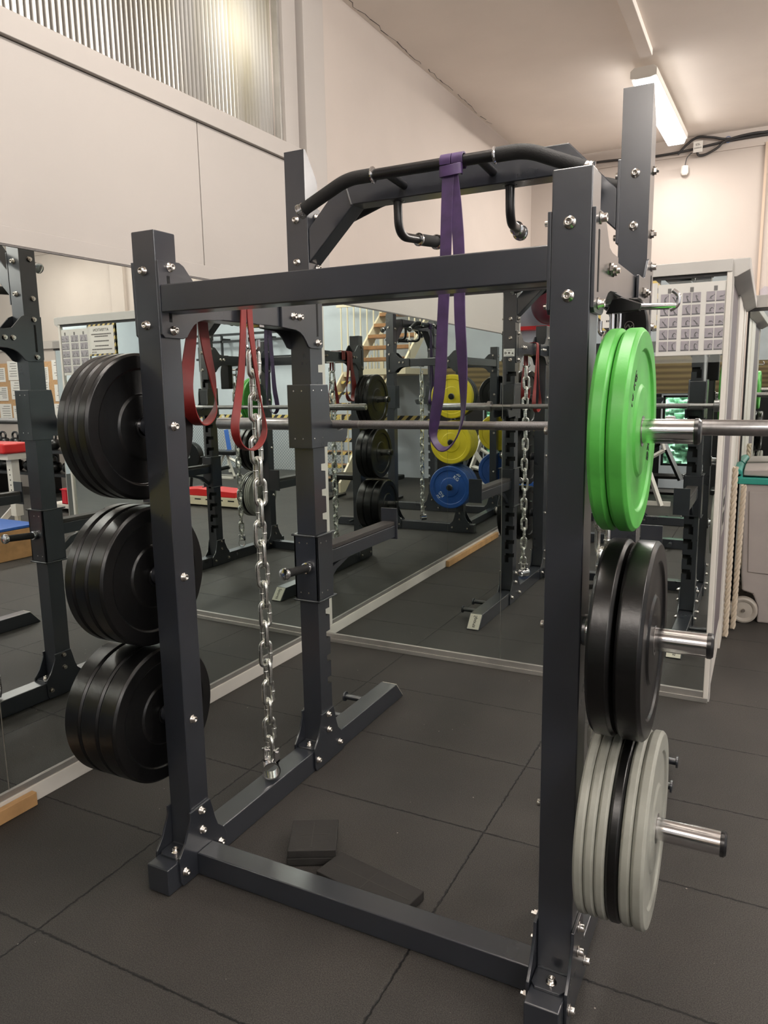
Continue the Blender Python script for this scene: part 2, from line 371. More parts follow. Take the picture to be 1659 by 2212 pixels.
# side of the booth
bm = newbm(); box(bm, 1.33, 1.35, 2.03, 3.80, 0, 1.93); struct('wall_booth', bm, ALUW)
bm = newbm(); box(bm, 1.352, 1.372, 1.962, 2.05, 0, 1.935); struct('trim_11', bm, WHITE, bevel=.003)
d1 = bpy.data.objects.new('door_1', None); COL.objects.link(d1); d1['kind'] = 'structure'
bm = newbm(); box(bm, 1.345, 1.3705, 2.055, 2.75, .17, 1.87); obj('door_leaf', bm, LILAC, d1, bevel=.002)
bm = newbm(); box(bm, 1.3705, 1.3725, 2.30, 2.56, .70, .93); box(bm, 1.3722, 1.3735, 2.38, 2.50, .84, .88, 1); box(bm, 1.3722, 1.3735, 2.38, 2.50, .75, .81, 1); obj('lock_plate', bm, [ALU, DARK], d1, bevel=.001)
bm = newbm(); box(bm, 1.345, 1.382, 2.75, 3.12, 0, 1.87); box(bm, 1.345, 1.378, 3.14, 3.50, 0, 1.87); box(bm, 1.345, 1.384, 3.52, 3.80, 0, 1.87); box(bm, 1.345, 1.3712, 2.05, 2.75, 0, .17); obj('door_panel', bm, WHITE, d1, bevel=.004)
bm = newbm(); prism(bm, [(1.35, 1.872), (1.388, 1.872), (1.438, 1.898), (1.438, 1.945), (1.35, 1.945)], 'y', 1.985, 3.80); struct('trim_12', bm, ALUW, bevel=.004)
# back wall, south and east walls, recess
bm = newbm(); box(bm, -.9, EX+.1, NY, NY+.15, 0, CEIL); struct('wall_back', bm, CREAM, bevel=0)
bm = newbm(); box(bm, EX, EX+.12, SY, NY, 0, CEIL); struct('wall_right', bm, BLUEG)
bm = newbm(); box(bm, -3.2, .22, SY-.12, SY, 0, CEIL); box(bm, .66, EX+.1, SY-.12, SY, 0, CEIL); box(bm, .22, .66, SY-.12, SY, 1.27, CEIL); box(bm, .22, .66, SY-.12, SY, 0, .31); struct('wall_front', bm, BLUEG)
bm = newbm(); box(bm, -2.7, -2.6, SY, -2.0, 0, CEIL); box(bm, -2.7, -.8, -2.06, -2.0, 0, CEIL); struct('wall_recess', bm, BLUEG)
bm = newbm(); box(bm, -.62, EX, NY-.012, NY, 3.40, 3.415); struct('trim_13', bm, CREAM)
bm = newbm(); box(bm, 1.392, 1.412, NY-.02, NY, 1.9, 3.42); struct('trim_14', bm, mat('tan_trim', (.50, .38, .29), .6))
bm = newbm(); box(bm, .665, .745, .2, 3.86, CEIL-.045, CEIL); struct('trim_15', bm, CEILM, bevel=.004)
bm = newbm(); box(bm, 5.0, 5.25, NY-.05, NY, 0, CEIL); struct('trim_23', bm, CREAM, bevel=.004)
bm = newbm(); box(bm, 5.25, EX, NY-.03, NY, 2.08, 2.14); box(bm, 5.25, EX, NY-.02, NY, 2.14, 2.20); struct('trim_24', bm, PANELW, bevel=.003)
# hairline crack where the left wall meets the ceiling
bm = newbm(); rc = random.Random(11); y = 2.1; x = 0
while y < 4.9:
    dy = rc.uniform(.03, .10); x2 = rc.uniform(-.012, .012); w2_ = rc.uniform(.0008, .0035)
    xa, xb = XL+.0201*y+.02+x, XL+.0201*(y+dy)+.02+x2
    if rc.random() < .85: prism(bm, [(xa-w2_, y), (xa+w2_, y), (xb+w2_*.7, y+dy), (xb-w2_*.7, y+dy)], 'z', CEIL-.0012, CEIL)
    x = x2; y += dy
struct('trim_25', bm, INKG)
# grey painted patch with a scalloped edge above the far mirror
bm = newbm(); pts = [(1.415, 1.9), (3.1, 1.9), (3.1, 2.27)]
for k in range(17, -1, -1): pts += [(1.452+k*.095, 2.25+.018*((k*7) % 3)), (1.418+k*.095, 2.215+.02*((k*5) % 2))]
pts = [p for i, p in enumerate(pts)]; prism(bm, pts, 'y', NY-.003, NY); struct('trim_16', bm, mat('lilac_paint', (.38, .34, .36), .7))
P2 = math.radians(-1.13)
def p2(name, kind_struct, boxes, mt, label=None, bevel=0):
    bm = newbm()
    for b_ in boxes: box(bm, *b_)
    o = obj(name, bm, mt, bevel=bevel, loc=(1.392, 3.80, 0), rz=P2)
    if kind_struct: o['kind'] = 'structure'
    return o
p2('wall_far_partition', True, [(0, 2.4, .012, .06, 0, 1.97)], ALUW)
p2('trim_17', True, [(-.005, 2.4, -.012, .012, 1.895, 1.97)], ALUW, bevel=.002)
p2('trim_26', True, [(0, 2.4, -.004, .012, 1.875, 1.893), (0, .010, -.004, .012, 0, 1.893)], INK)
o = p2('wall_mirror', False, [(.012, 2.38, .004, .011, .05, 1.874)], MIRROR); tag(o, 'mirror on the far partition behind the wheeled bin', 'mirror', 'wall mirrors')
# ceiling lamps
for i, (lx, ly, pw) in enumerate(LAMPS):
    lab = 'long ceiling lamp with lit tube above the partition' if i == 0 else 'long ceiling lamp, number %s row from the back on the %s side' % (('', 'second', 'third', 'first', 'second', 'third', 'first', 'second')[i], 'left' if i < 3 else ('middle' if i < 6 else 'right'))
    lab = lab.replace('number ', '')
    t = thing('ceiling_lamp', lab, 'lamp', (lx, ly, CEIL-.035), -.035 if i == 0 else 0, 'ceiling lamps')
    bm = newbm(); prism(bm, [(-.085, -.03), (-.06, -.012), (.06, -.012), (.085, -.03), (.085, -.075), (.045, -.085), (-.045, -.085), (-.085, -.075)], 'y', -.76, .76); obj('housing', bm, WHITE, t, bevel=.003)
    bm = newbm(); prism(bm, [(-.075, -.086), (.075, -.086), (.062, -.118), (-.062, -.118)], 'y', -.735, .735); obj('diffuser', bm, TUBE, t, bevel=.004)
    for yb_ in (-.5, .46): bm = newbm(); box(bm, -.02, .02, yb_, yb_+.04, -.014, .035); obj('bracket', bm, WHITE, t)
    area('tube_light', (0, 0, -.125), .13, 1.45, pw, parent=t)
    for sd in (-1, 1): area('ceiling_fill', (sd*.095, 0, -.100), .06, 1.45, pw*(.02, 1.4, 1.3, 1.3, .7, .5, .3, .5)[i], (0, -sd*math.radians(110), 0), parent=t)  # extra lights added at the diffuser sides, tilted up to brighten the ceiling

# ================================================================= POWER RACK
W, D, T = 1.2067, .8167, .08
HS, HT, HTB = 1.8596, 2.2438, 2.155
rack = thing('power_rack', 'dark grey power rack standing in front of the mirrors with weight plates on both sides', 'power rack')
SLOTS = [1.50, 1.41, 1.32, 1.23, 1.14, 1.045, .955, .865, .775, .68, .585, .495, .40, .31]
def upright(x0, y0, tall):
    bm = newbm()
    if not tall: box(bm, x0, x0+T, y0, y0+T, .086, HS)
    else: prism(bm, [(y0, .086), (y0, HT), (y0+.012, HT), (y0+T, HTB), (y0+T, .086)], 'x', x0, x0+T)
    o = obj('upright', bm, PAINT, rack)
    if tall:
        inner = 1 if x0 < .5 else -1; cx = x0+T/2
        cb = newbm()
        for z in SLOTS:
            a, b2 = (cx-.008, x0+T+.01) if inner > 0 else (x0-.01, cx+.008)
            box(cb, a, b2, y0+T-.028, y0+T+.01, z, z+.028)
            a, b2 = (cx-.014, cx+.010) if inner > 0 else (cx-.010, cx+.014)
            box(cb, a-.001, b2+.001, y0+T-.0285, y0+T+.0105, z-.034, z+.0135)
        me = bpy.data.meshes.new('cut'); cb.to_mesh(me); cb.free(); me.materials.append(DARK)  # cut faces coloured near-black as the shade inside the hollow tube
        c = bpy.data.objects.new('cut', me); COL.objects.link(c)
        md = o.modifiers.new('b', 'BOOLEAN'); md.operation = 'DIFFERENCE'; md.object = c; md.solver = 'EXACT'; md.use_self = True
        try: md.material_mode = 'TRANSFER'
        except Exception: pass
        dg = bpy.context.evaluated_depsgraph_get(); dg.update()
        nm = bpy.data.meshes.new_from_object(o.evaluated_get(dg)); o.modifiers.clear(); o.data = nm; nm.name = 'upright'
        bpy.data.objects.remove(c)
    md = o.modifiers.new('bevel', 'BEVEL'); md.width = .0035; md.segments = 2; md.limit_method = 'ANGLE'; md.angle_limit = math.radians(50); md.harden_normals = True
    return o
upright(0, 0, False); upright(W-T, 0, False); upright(0, D-T, True); upright(W-T, D-T, True)
def rbox(name, *a, m_=PAINT, bv=.004, par=None):
    bm = newbm(); box(bm, *a); return obj(name, bm, m_, par or rack, bevel=bv)
for x0 in (0, W-T):
    rbox('side_beam', x0+.002, x0+T-.002, T-.005, D-T+.005, 1.645, 1.72)
    bm = newbm(); prism(bm, [(-.109, 0.001), (-.109, .083), (1.3895, .083), (1.46, .001)], 'x', x0, x0+T); bb = obj('base_beam', bm, PAINT, rack, bevel=.004)
    # cream plate on the slanted end
    c0 = Vector((x0+T/2, (1.3895+1.46)/2, .042)); sl = Vector((0, 1.46-1.3895, -.082)).normalized(); nn = Vector((0, .082, .0705)).normalized()
    bm = newbm(); q = [(-.036, -.050), (.036, -.050), (.036, .050), (-.036, .050)]
    vs = [bm.verts.new(c0+Vector((a, 0, 0))+sl*b2+nn*h) for h in (.0005, .003) for a, b2 in q]
    for f in ((0, 1, 2, 3), (7, 6, 5, 4), (0, 4, 5, 1), (1, 5, 6, 2), (2, 6, 7, 3), (3, 7, 4, 0)): bm.faces.new([vs[i] for i in f])
    bmesh.ops.recalc_face_normals(bm, faces=bm.faces[:])
    ep = obj('end_plate', bm, OFFW, bb, bevel=.001); ep['label'] = 'cream end plate with dark script'
    # dark script, as far as it can be made out
    text_mesh('script', 'Sports', .030, basis(c0+nn*.0034, sl, nn.cross(sl)), INK, bb, .0003)
rbox('front_crossbar', T+.006, W-T-.006, .004, .076, 1.648, 1.72)
rbox('floor_crossbar', T+.006, W-T-.006, .008, .080, .001, .072)
# gusset plates
GT = [(0, 1.782), (.083, 1.785), (.100, 1.778), (.150, 1.728), (.185, 1.722), (.255, 1.722), (.255, 1.645), (.215, 1.642), (.175, 1.640), (.150, 1.634), (.129, 1.622), (.112, 1.605), (.098, 1.588), (.083, 1.583), (.012, 1.583), (.002, 1.592)]
GF = GT
GB = [(-.010, .185), (-.010, .210), (.078, .212), (.086, .185), (.096, .145), (.108, .112), (.136, .085), (.146, .060), (.146, .003), (-.055, .003), (-.065, .020), (-.065, .095), (-.050, .112), (-.036, .130)]
GB2 = [(y+D-T if y < .1 else y+D-T, z) for y, z in GB]
for x0 in (0, W-T):
    for xa in (x0-.0075, x0+T):
        for g_, nm in ((GT, 'gusset_plate'), ([(D-y, z) for y, z in GT][::-1], 'gusset_plate')):
            bm = newbm(); prism(bm, g_, 'x', xa, xa+.0075); go = obj(nm, bm, PAINT, rack, bevel=.0015)
            bm = newbm(); ys = .032 if g_ is GT else D-.042; outer = xa+.0075 if xa > x0 else xa
            box(bm, outer-.0008, outer+.0008, ys, ys+.010, 1.625, 1.745); obj('slot_shade', bm, DARK, go)  # flush dark strip painted as the shade of a cut slot
        for g_ in (GB, GB2):
            bm = newbm(); prism(bm, g_, 'x', xa, xa+.0075); obj('foot_gusset', bm, PAINT, rack, bevel=.0015)
    for y0 in (-.062, D-T-.062):
        bm = newbm(); prism(bm, [(x0+.001, y0+.012), (x0+.012, y0), (x0+T-.012, y0), (x0+T-.001, y0+.012), (x0+T-.001, y0+.066), (x0+.001, y0+.066)], 'z', .083, .090); obj('foot_tab', bm, PAINT, rack, bevel=.001)
        bm = newbm(); tube(bm, [(x0+.004+i*.009, y0+.0615, .0905+.001*(i % 2)) for i in range(9)], .003, 6); obj('weld', bm, PAINT, rack)
    # storage pins on the back of the base beam
    s = -1 if x0 == 0 else 1; xo = x0 if s < 0 else x0+T
    for yy in (1.05, 1.238):
        bm = newbm(); cyl(bm, (xo, yy, .05), (xo+s*.104, yy, .05), .013, 20); cyl(bm, (xo+s*.104, yy, .05), (xo+s*.112, yy, .05), .022, 24); obj('storage_pin', bm, PAINT, rack, bevel=.0015)
# bolts
def bolt_mesh():
    bm = newbm(); lathe(bm, [(0, .0001), (0, .0125), (.0022, .0125), (.0022, .0088), (.0125, .0088), (.0135, .0078), (.0135, .0046), (.008, .0044), (.008, .0001)], 16, axis='z', closed=False)
    me = bpy.data.meshes.new('bolt'); bm.to_mesh(me); bm.free(); me.materials.append(BOLT); return me
BOLTM = bolt_mesh()
def nut_mesh():
    bm = newbm(); lathe(bm, [(0, .0001), (0, .0125), (.0022, .0125)], 16, axis='z', closed=False)
    lathe(bm, [(.0022, .0001), (.0022, .0105), (.0095, .0105), (.0095, .0001)], 6, axis='z', closed=False)
    lathe(bm, [(.0095, .0001), (.0095, .0058), (.016, .0058), (.016, .0001)], 12, axis='z', closed=False)
    for f in bm.faces: f.smooth = False
    me = bpy.data.meshes.new('nut'); bm.to_mesh(me); bm.free(); me.materials.append(BOLT); return me
NUTM = nut_mesh()
def bolt(x, y, z, d, nut=False, par=None):
    o = bpy.data.objects.new('nut' if nut else 'bolt', NUTM if nut else BOLTM); COL.objects.link(o); o.parent = par or rack; o.location = (x, y, z)
    o.rotation_euler = {'-y': (PI/2, 0, 0), '+y': (-PI/2, 0, 0), '+x': (0, PI/2, 0), '-x': (0, -PI/2, 0), '+z': (0, 0, 0), '-z': (PI, 0, 0)}[d]
for x0 in (0, W-T):
    s = 1 if x0 == 0 else -1
    xin, xout = (T+.0075, -.0075) if x0 == 0 else (W-T-.0075, W+.0075)
    for z in (1.757, 1.617): bolt(x0+T/2-.003, 0, z, '-y')
    for z in (1.768, 1.603):
        for yb_ in (.044, D-.040):
            bolt(xin, yb_, z, '+x' if s > 0 else '-x', s < 0); bolt(xout, yb_, z, '-x' if s > 0 else '+x', s > 0)
    for yb_ in (.15, .19, D-.15, D-.19):
        bolt(xin, yb_, 1.684, '+x' if s > 0 else '-x'); bolt(xout, yb_, 1.684, '-x' if s > 0 else '+x', True)
    for z in (1.346, .919, .489): bolt(x0+T if s > 0 else x0, .031, z, '+x' if s > 0 else '-x')
    for yy, z in ((.035, .197), (.035, .134), (-.046, .045), (.114, .048)):
        for dy in (0, D-T):
            bolt(xin, yy+dy, z, '+x' if s > 0 else '-x', s < 0); bolt(xout, yy+dy, z, '-x' if s > 0 else '+x', s > 0)
    for dy in (0, D-T): bolt(x0+T/2+.004, -.036+dy, .090, '+z')
    for z in (2.018, 1.878): bolt(x0+T/2, D-T, z, '-y')
    for z in (1.856, 1.738, 1.602): bolt(x0+T/2+.008, D, z, '+y')
    for z in (2.03, 1.86): bolt(xin+(.002 if s > 0 else -.002), D-.028, z, '+x' if s > 0 else '-x'); bolt(W+.0 if s < 0 else 0, D-.03, z, '+x' if s < 0 else '-x', True)
# pull-up beam
bm = newbm(); prism(bm, [(T+.008, 1.985), (.228, 2.128), (W-.228, 2.128), (W-T-.008, 1.985), (W-T-.008, 1.872), (W-.268, 2.043), (.268, 2.043), (T+.008, 1.872)], 'y', D-T+.002, D-.002)
pb = obj('pull_up_beam', bm, PAINT, rack, bevel=.004)
bm = newbm(); tube(bm, [(.236+.004*i, D-T+.001, 2.118-.0125*i+(.002 if i % 2 else 0)) for i in range(7)], .0035, 6); obj('weld', bm, mat('pale_weld', (.09, .09, .09), .35), pb)
for xa in (T, W-T-.008):
    bm = newbm(); box(bm, xa, xa+.008, D-T-.002, D+.002, 1.835, 2.06); obj('mounting_plate', bm, PAINT, pb, bevel=.0015)
# pull-up bars, one on each side of the beam
for PY, PE in ((.617, .138), (.89, .078)):
    path = fillet([(PE, PY, 2.012), (.315, PY, 2.089), (W-.315, PY, 2.089), (W-PE, PY, 2.012)], .07, 8)
    bm = newbm(); tube(bm, path, .0165, 20); pbar = obj('pull_up_bar', bm, BLACKM, rack)
    for sgn in (0, 1):
        P_ = [(PE+.010, PY, 2.0165), (.315, PY, 2.089), (.402, PY, 2.089)]
        if sgn: P_ = [(W-p[0], p[1], p[2]) for p in P_]
        bm = newbm(); tube(bm, fillet(P_, .07, 8), .0205, 20); obj('foam_grip', bm, FOAM, pbar)
        X = lambda v: W-v if sgn else v
        bm = newbm(); a = Vector((X(PE), PY, 2.012)); b2 = Vector((X(.315), PY, 2.089)); d_ = (b2-a).normalized()
        tube(bm, [a-d_*.006, a-d_*.004, a+d_*.004, a+d_*.008, a+d_*.016], .0, 24, radii=[.017, .0245, .0245, .022, .022]); obj('end_cap', bm, CHROME, pbar)
        bm = newbm(); tube(bm, [(X(.402), PY, 2.089), (X(.405), PY, 2.089), (X(.409), PY, 2.089), (X(.412), PY, 2.089)], 0, 24, radii=[.021, .0245, .0245, .019]); obj('ring', bm, CHROME, pbar)
        bm = newbm(); cyl(bm, (X(.455), PY, 2.086), (X(.455), (D-T+.004 if PY < .7 else D-.004), 2.078), .0125, 18); obj('strut', bm, BLACKM, pbar)

for sgn in (0, 1):
    X = lambda v: W-v if sgn else v
    # neutral handle
    bm = newbm(); hp = fillet([(X(.413), .777, 2.045), (X(.413), .782, 1.935), (X(.44), .99, 1.948)], .10, 10); tube(bm, hp[:-1]+[hp[-2]*.3+hp[-1]*.7], .0145, 18); h = obj('neutral_handle', bm, BLACKM, rack)
    e = Vector((X(.45), 1.01, 1.949)); a = Vector((X(.4300), .905, 1.9425)); d_ = (e-a).normalized()
    bm = newbm(); tube(bm, [a, e], .0195, 20); obj('handle_grip', bm, FOAM, h)
    bm = newbm(); tube(bm, [e-d_*.003, e, e+d_*.008, e+d_*.010], 0, 24, radii=[.021, .0262, .0262, .019]); tube(bm, [a-d_*.005, a-d_*.003, a+d_*.002, a+d_*.004], 0, 24, radii=[.018, .0222, .0222, .0195]); bm.verts.index_update(); obj_each('handle_ring', bm, CHROME, h)
    bm = newbm(); tube(bm, [(X(.413)+.02*math.cos(2*PI*k/12), .777+.02*math.sin(2*PI*k/12), 2.044) for k in range(12)], .003, 6, closed=True); obj('weld', bm, PAINT, h)
PY = .617
# weight horns
HZ = (1.347, .915, .489)
for s, lens in ((1, (.211, .256, .303)), (-1, (.25, .27, .31))):
    for z, ln in zip(HZ, lens):
        x0 = W if s > 0 else 0
        bm = newbm(); tube(bm, [(x0, .04, z), (x0+s*(ln-.010), .04, z)], .0245, 40); h = obj('weight_horn', bm, CHROME, rack)
        bm = newbm(); cyl(bm, (x0, .04, z), (x0+s*(.006 if s > 0 else .024), .04, z), .034 if s > 0 else .029, 32); obj('flange', bm, PAINT, h)
        bm = newbm(); a = x0+s*(ln-.010); tube(bm, [(a, .04, z), (a+s*.001, .04, z), (a+s*.008, .04, z), (a+s*.0125, .04, z), (a+s*.013, .04, z)], 0, 40, radii=[.0245, .0262, .0262, .022, .012]); obj('end_cap', bm, BLACKM, h)
# maker's sticker on the back of the left tall upright, warning stickers
bm = newbm(); box(bm, .004, .076, D, D+.0008, 1.624, 1.672); st = obj('sticker', bm, WLET, rack); st['label'] = 'white sticker with small symbols'
bm = newbm()
lathe(bm, [(D+.0006, .0001), (D+.0012, .0075)], 16, (.017, 0, 1.646), 'y', closed=False); box(bm, .034, .046, D+.0008, D+.0012, 1.640, 1.652); prism(bm, [(.056, 1.638), (.070, 1.638), (.063, 1.653)], 'y', D+.0008, D+.0012)
for k in range(2): box(bm, .015, .065, D+.0008, D+.0012, 1.630-.003*k, 1.631-.003*k)
box(bm, .022, .058, D+.0008, D+.0012, 1.662, 1.664); obj('symbol', bm, INKG, st)
bm = newbm(); box(bm, W-.032, W-.004, T, T+.0008, 1.49, 1.535); s2 = obj('sticker', bm, WLET, rack)
bm = newbm(); prism(bm, [(W-.029, 1.500), (W-.009, 1.500), (W-.019, 1.520)], 'y', T+.0008, T+.0012); obj('symbol', bm, WARN, s2)

# ---------------------------------------------------------------- J-cups and spotter arms
def jcup(x0, lab):
    t = thing('j_cup', lab, 'barbell hook', (x0, D, 0), 0, 'j-cups')
    def q(yz): return [(y-D, z) for y, z in yz]
    side = [(.716, 1.230), (.716, 1.457), (.835, 1.457), (.842, 1.416), (.845, 1.345), (.852, 1.325), (.893, 1.290), (.905, 1.286), (.978, 1.296), (.970, 1.262), (.954, 1.242), (.940, 1.240), (.825, 1.246), (.822, 1.230)]
    bm = newbm()
    prism(bm, q(side), 'x', -.010, -.001); prism(bm, q(side), 'x', T+.001, T+.010)
    box(bm, -.004, T+.004, .716-D, .734-D, 1.230, 1.457); box(bm, -.004, T+.004, .002, .020, 1.25, 1.447)
    obj('bracket', bm, PAINT, t, bevel=.002)
    bm = newbm(); prism(bm, q([(.852, 1.329), (.897, 1.296), (.974, 1.299), (.974, 1.288), (.895, 1.284), (.840, 1.326)]), 'x', .002, T-.002); obj('plastic_liner', bm, FOAM, t, bevel=.001)
    bm = newbm()
    for z in (1.435, 1.265):
        for a in (.018, .052): lathe(bm, [(.0005, .0001), (0, .003)], 8, (a, .7155-D, z), 'y', closed=False)
        for a in (.735, .79): lathe(bm, [(T+.0112, .0001), (T+.0102, .003)], 8, (0, a-D, z), 'x', closed=False)
    bm.verts.index_update(); obj_each('rivet', bm, BOLT, t)
    return t
jcup(0, 'dark steel barbell hook on the left tall upright'); jcup(W-T, 'dark steel barbell hook on the right tall upright behind the green plates')
def spotter(x0, s, lab):
    t = thing('spotter_arm', lab, 'safety arm', (x0, D, 0), 0, 'safety arms')
    b_ = lambda bm, x0_, x1_, y0, y1, z0, z1: box(bm, x0_, x1_, y0-D, y1-D, z0, z1)
    bm = newbm(); b_(bm, -.011, -.002, .725, .835, .662, .903); b_(bm, T+.002, T+.011, .725, .835, .662, .903); b_(bm, -.011, T+.011, .725, .734, .662, .903); b_(bm, -.004, T+.004, .822, .838, .662, .903)
    sl = obj('sleeve', bm, PAINT, t, bevel=.002)
    bm = newbm()
    for z in (.903, .655):
        b_(bm, -.018, T+.018, .718, .732, z, z+.007); b_(bm, -.018, -.003, .718, .85, z, z+.007); b_(bm, T+.003, T+.018, .718, .85, z, z+.007)
    obj('lip', bm, PAINT, t, bevel=.003)
    bm = newbm(); b_(bm, .008, T-.008, .836, 1.415, .775, .828); ar = obj('arm', bm, PAINT, t, bevel=.003)
    bm = newbm(); b_(bm, .010, T-.010, .838, 1.412, .829, .846); obj('rubber_strip', bm, mat('worn_rubber', (.035, .030, .028), .6, 0, .2, 20), ar, bevel=.002)
    bm = newbm(); b_(bm, .0, T, 1.415, 1.422, .765, .905); obj('end_plate', bm, PAINT, ar, bevel=.001)
    bm = newbm(); prism(bm, [(.838-D, .672), (.838-D, .705), (.90-D, .752), (1.00-D, .774), (1.12-D, .776), (1.02-D, .762), (.93-D, .735)], 'x', .03, .05); obj('brace', bm, PAINT, ar, bevel=.001)
    bm = newbm(); cyl(bm, (.05, .575-D, .797), (.05, .724-D, .787), .0155, 20); g_ = obj('handle_grip', bm, FOAM, t)
    bm = newbm(); a, e = Vector((.05, .575-D, .797)), Vector((.05, .716-D, .7875)); d_ = (e-a).normalized()
    for c_ in (a, e): tube(bm, [c_-d_*.012, c_-d_*.010, c_-d_*.002, c_+d_*.006, c_+d_*.008], 0, 24, radii=[.012, .0205, .0225, .0205, .016])
    bm.verts.index_update(); obj_each('handle_ring', bm, CHROME, g_)
    bm = newbm()
    for z in (.878, .688):
        for a in (.014, .048): lathe(bm, [(-.0005, .0001), (0, .003)], 8, (a, .7248-D, z), 'y', closed=False)
        for a in (.752, .79): lathe(bm, [(T+.0120, .0001), (T+.0112, .003)], 8, (0, a-D, z), 'x', closed=False)
    bm.verts.index_update(); obj_each('rivet', bm, BOLT, t)
    return t
spotter(0, -1, 'long spotter arm clamped on the left tall upright, pointing at the mirror'); spotter(W-T, 1, 'long spotter arm clamped on the right tall upright, behind the black plates')

# ---------------------------------------------------------------- weight plates
def plate_bm(t, r, hub=True):
    """a bumper plate centred on the x axis, from x=0 to x=t, with a raised rim and hub on both faces"""
    c = min(.007, t*.22); g_ = min(.006, t*.2)
    pf = [(c, r), (0, r-c), (0, r*.80), (g_, r*.775), (g_, r*.46), (g_*.15, r*.43), (g_*.15, .026)]
    bm = newbm(); prof = pf+[(t-a, b2) for a, b2 in pf[::-1]]
    lathe(bm, prof, 96)
    return bm
PL = {}
def plate(mtl, t, r, lab, x, y, z, group, rz=0, mname='bumper_plate', text=None):
    key = (mtl.name, round(t, 4), round(r, 4), text, x < 0)
    if key not in PL:
        root = thing(mname, lab, 'weight plate', (x, y, z), rz, group)
        o = obj('plate_disc', plate_bm(t, r), mtl, root)
        bv = o.modifiers.new('bevel', 'BEVEL'); bv.width = .0012; bv.segments = 2; bv.limit_method = 'ANGLE'; bv.angle_limit = math.radians(30)
        bm = newbm(); lathe(bm, [(-.0005, .0248), (-.0005, .031), (t+.0005, .031), (t+.0005, .0248)], 40); obj('hub_sleeve', bm, BLACKM if (mtl is RUB and x < 0) else STEEL, root)
        if text:
            fx = t-min(.006, t*.2)+.0007
            for ang, s_ in text:
                c_, sn = math.cos(ang), math.sin(ang); Yv = Vector((0, c_, sn)); Xv = Yv.cross(Vector((1, 0, 0)))
                text_mesh('lettering', s_, .045 if mtl is BLUE else .03, basis(Vector((fx, 0, 0))+Yv*r*.64, Xv, Yv), WLET if mtl is BLUE else (INK if mtl is GREEN else DARK), root)
        PL[key] = root; return root
    c = copy_tree(PL[key]); c.location = (x, y, z); c.rotation_euler.z = rz; c['label'] = lab; c['group'] = group; c.name = mname
    return c
HY = .04
TXTG = ((PI*.72, 'KG'), (PI*.80+.12, '10'), (-.25, '10 KG'))
gR = 'plates on the right side of the rack'; gL = 'black plates on the left side of the rack'
plate(GREEN, .0325, .204, 'green bumper plate on the top right peg, the inner one against the rack', W+.034, HY, HZ[0], gR)
plate(GREEN, .0365, .204, 'green bumper plate on the top right peg, the outer one with dark lettering', W+.068, HY, HZ[0], gR, text=TXTG)
plate(RUB, .046, .2085, 'thick black bumper plate on the middle right peg, the inner one', W+.043, HY, HZ[1]-.0035, gR)
plate(RUB, .0505, .2085, 'thick black bumper plate on the middle right peg, the outer one', W+.096, HY, HZ[1]-.0035, gR)
xx = W+.030
for i, (mt, th, lab) in enumerate(((GREY, .0205, 'thin grey plate on the bottom right peg, closest to the upright'), (GREY, .0205, 'thin grey plate on the bottom right peg, second from the upright'), (GREY, .0205, 'thin grey plate on the bottom right peg, directly inside the black one'), (RUB, .0255, 'thin black plate between the grey plates on the bottom right peg'), (GREY, .0215, 'thin grey plate on the bottom right peg, directly outside the black one'), (GREY, .0255, 'grey plate on the bottom right peg, outermost with the full face showing'))):
    plate(mt, th, .2045 if i < 5 else .206, lab, xx, HY, HZ[2], gR); xx += th+.0008
def leftstack(z, x0, ths, r, nm):
    x = x0
    for i, th in enumerate(ths):
        x -= th; plate(RUB, th, r, 'black bumper plate on the %s left peg, %s of the stack' % (nm, ('innermost', 'middle one', 'outermost')[i]), x, HY, z, gL); x -= .001
leftstack(HZ[0]-.005, -.036, (.0385, .0365, .0385), .2065, 'top'); leftstack(HZ[1]-.006, -.030, (.056, .049, .040), .2065, 'middle'); leftstack(HZ[2]-.006, -.028, (.066, .068, .066), .2065, 'bottom')

# ---------------------------------------------------------------- barbell
BZ, BYY = 1.309, .872
t = thing('barbell', 'steel barbell lying on the hooks of the rack', 'barbell', (W/2, BYY, BZ))
bm = newbm(); tube(bm, [(-.66, 0, 0), (.66, 0, 0)], .0145, 28); sh = obj('shaft', bm, STEEL, t)
bm = newbm()
for a, b2 in ((-.53, -.405), (-.40, -.12), (.12, .40), (.405, .53)): tube(bm, [(a, 0, 0), (b2, 0, 0)], .0151, 28)
obj('knurling', bm, mat('knurled_steel', (.30, .29, .29), .42, 1., .2, 300, .6, 600), sh)
for s in (-1, 1):
    bm = newbm(); tube(bm, [(s*.655, 0, 0), (s*.658, 0, 0), (s*.683, 0, 0), (s*.686, 0, 0)], 0, 36, radii=[.026, .034, .034, .026]); tube(bm, [(s*.684, 0, 0), (s*1.055, 0, 0), (s*1.058, 0, 0)], 0, 36, radii=[.0235, .0235, .021]); sv = obj('sleeve', bm, STEEL, t)
    bm = newbm(); tube(bm, [(s*1.057, 0, 0), (s*1.060, 0, 0)], 0, 16, radii=[.010, .008]); obj('end_screw', bm, BOLT, sv)

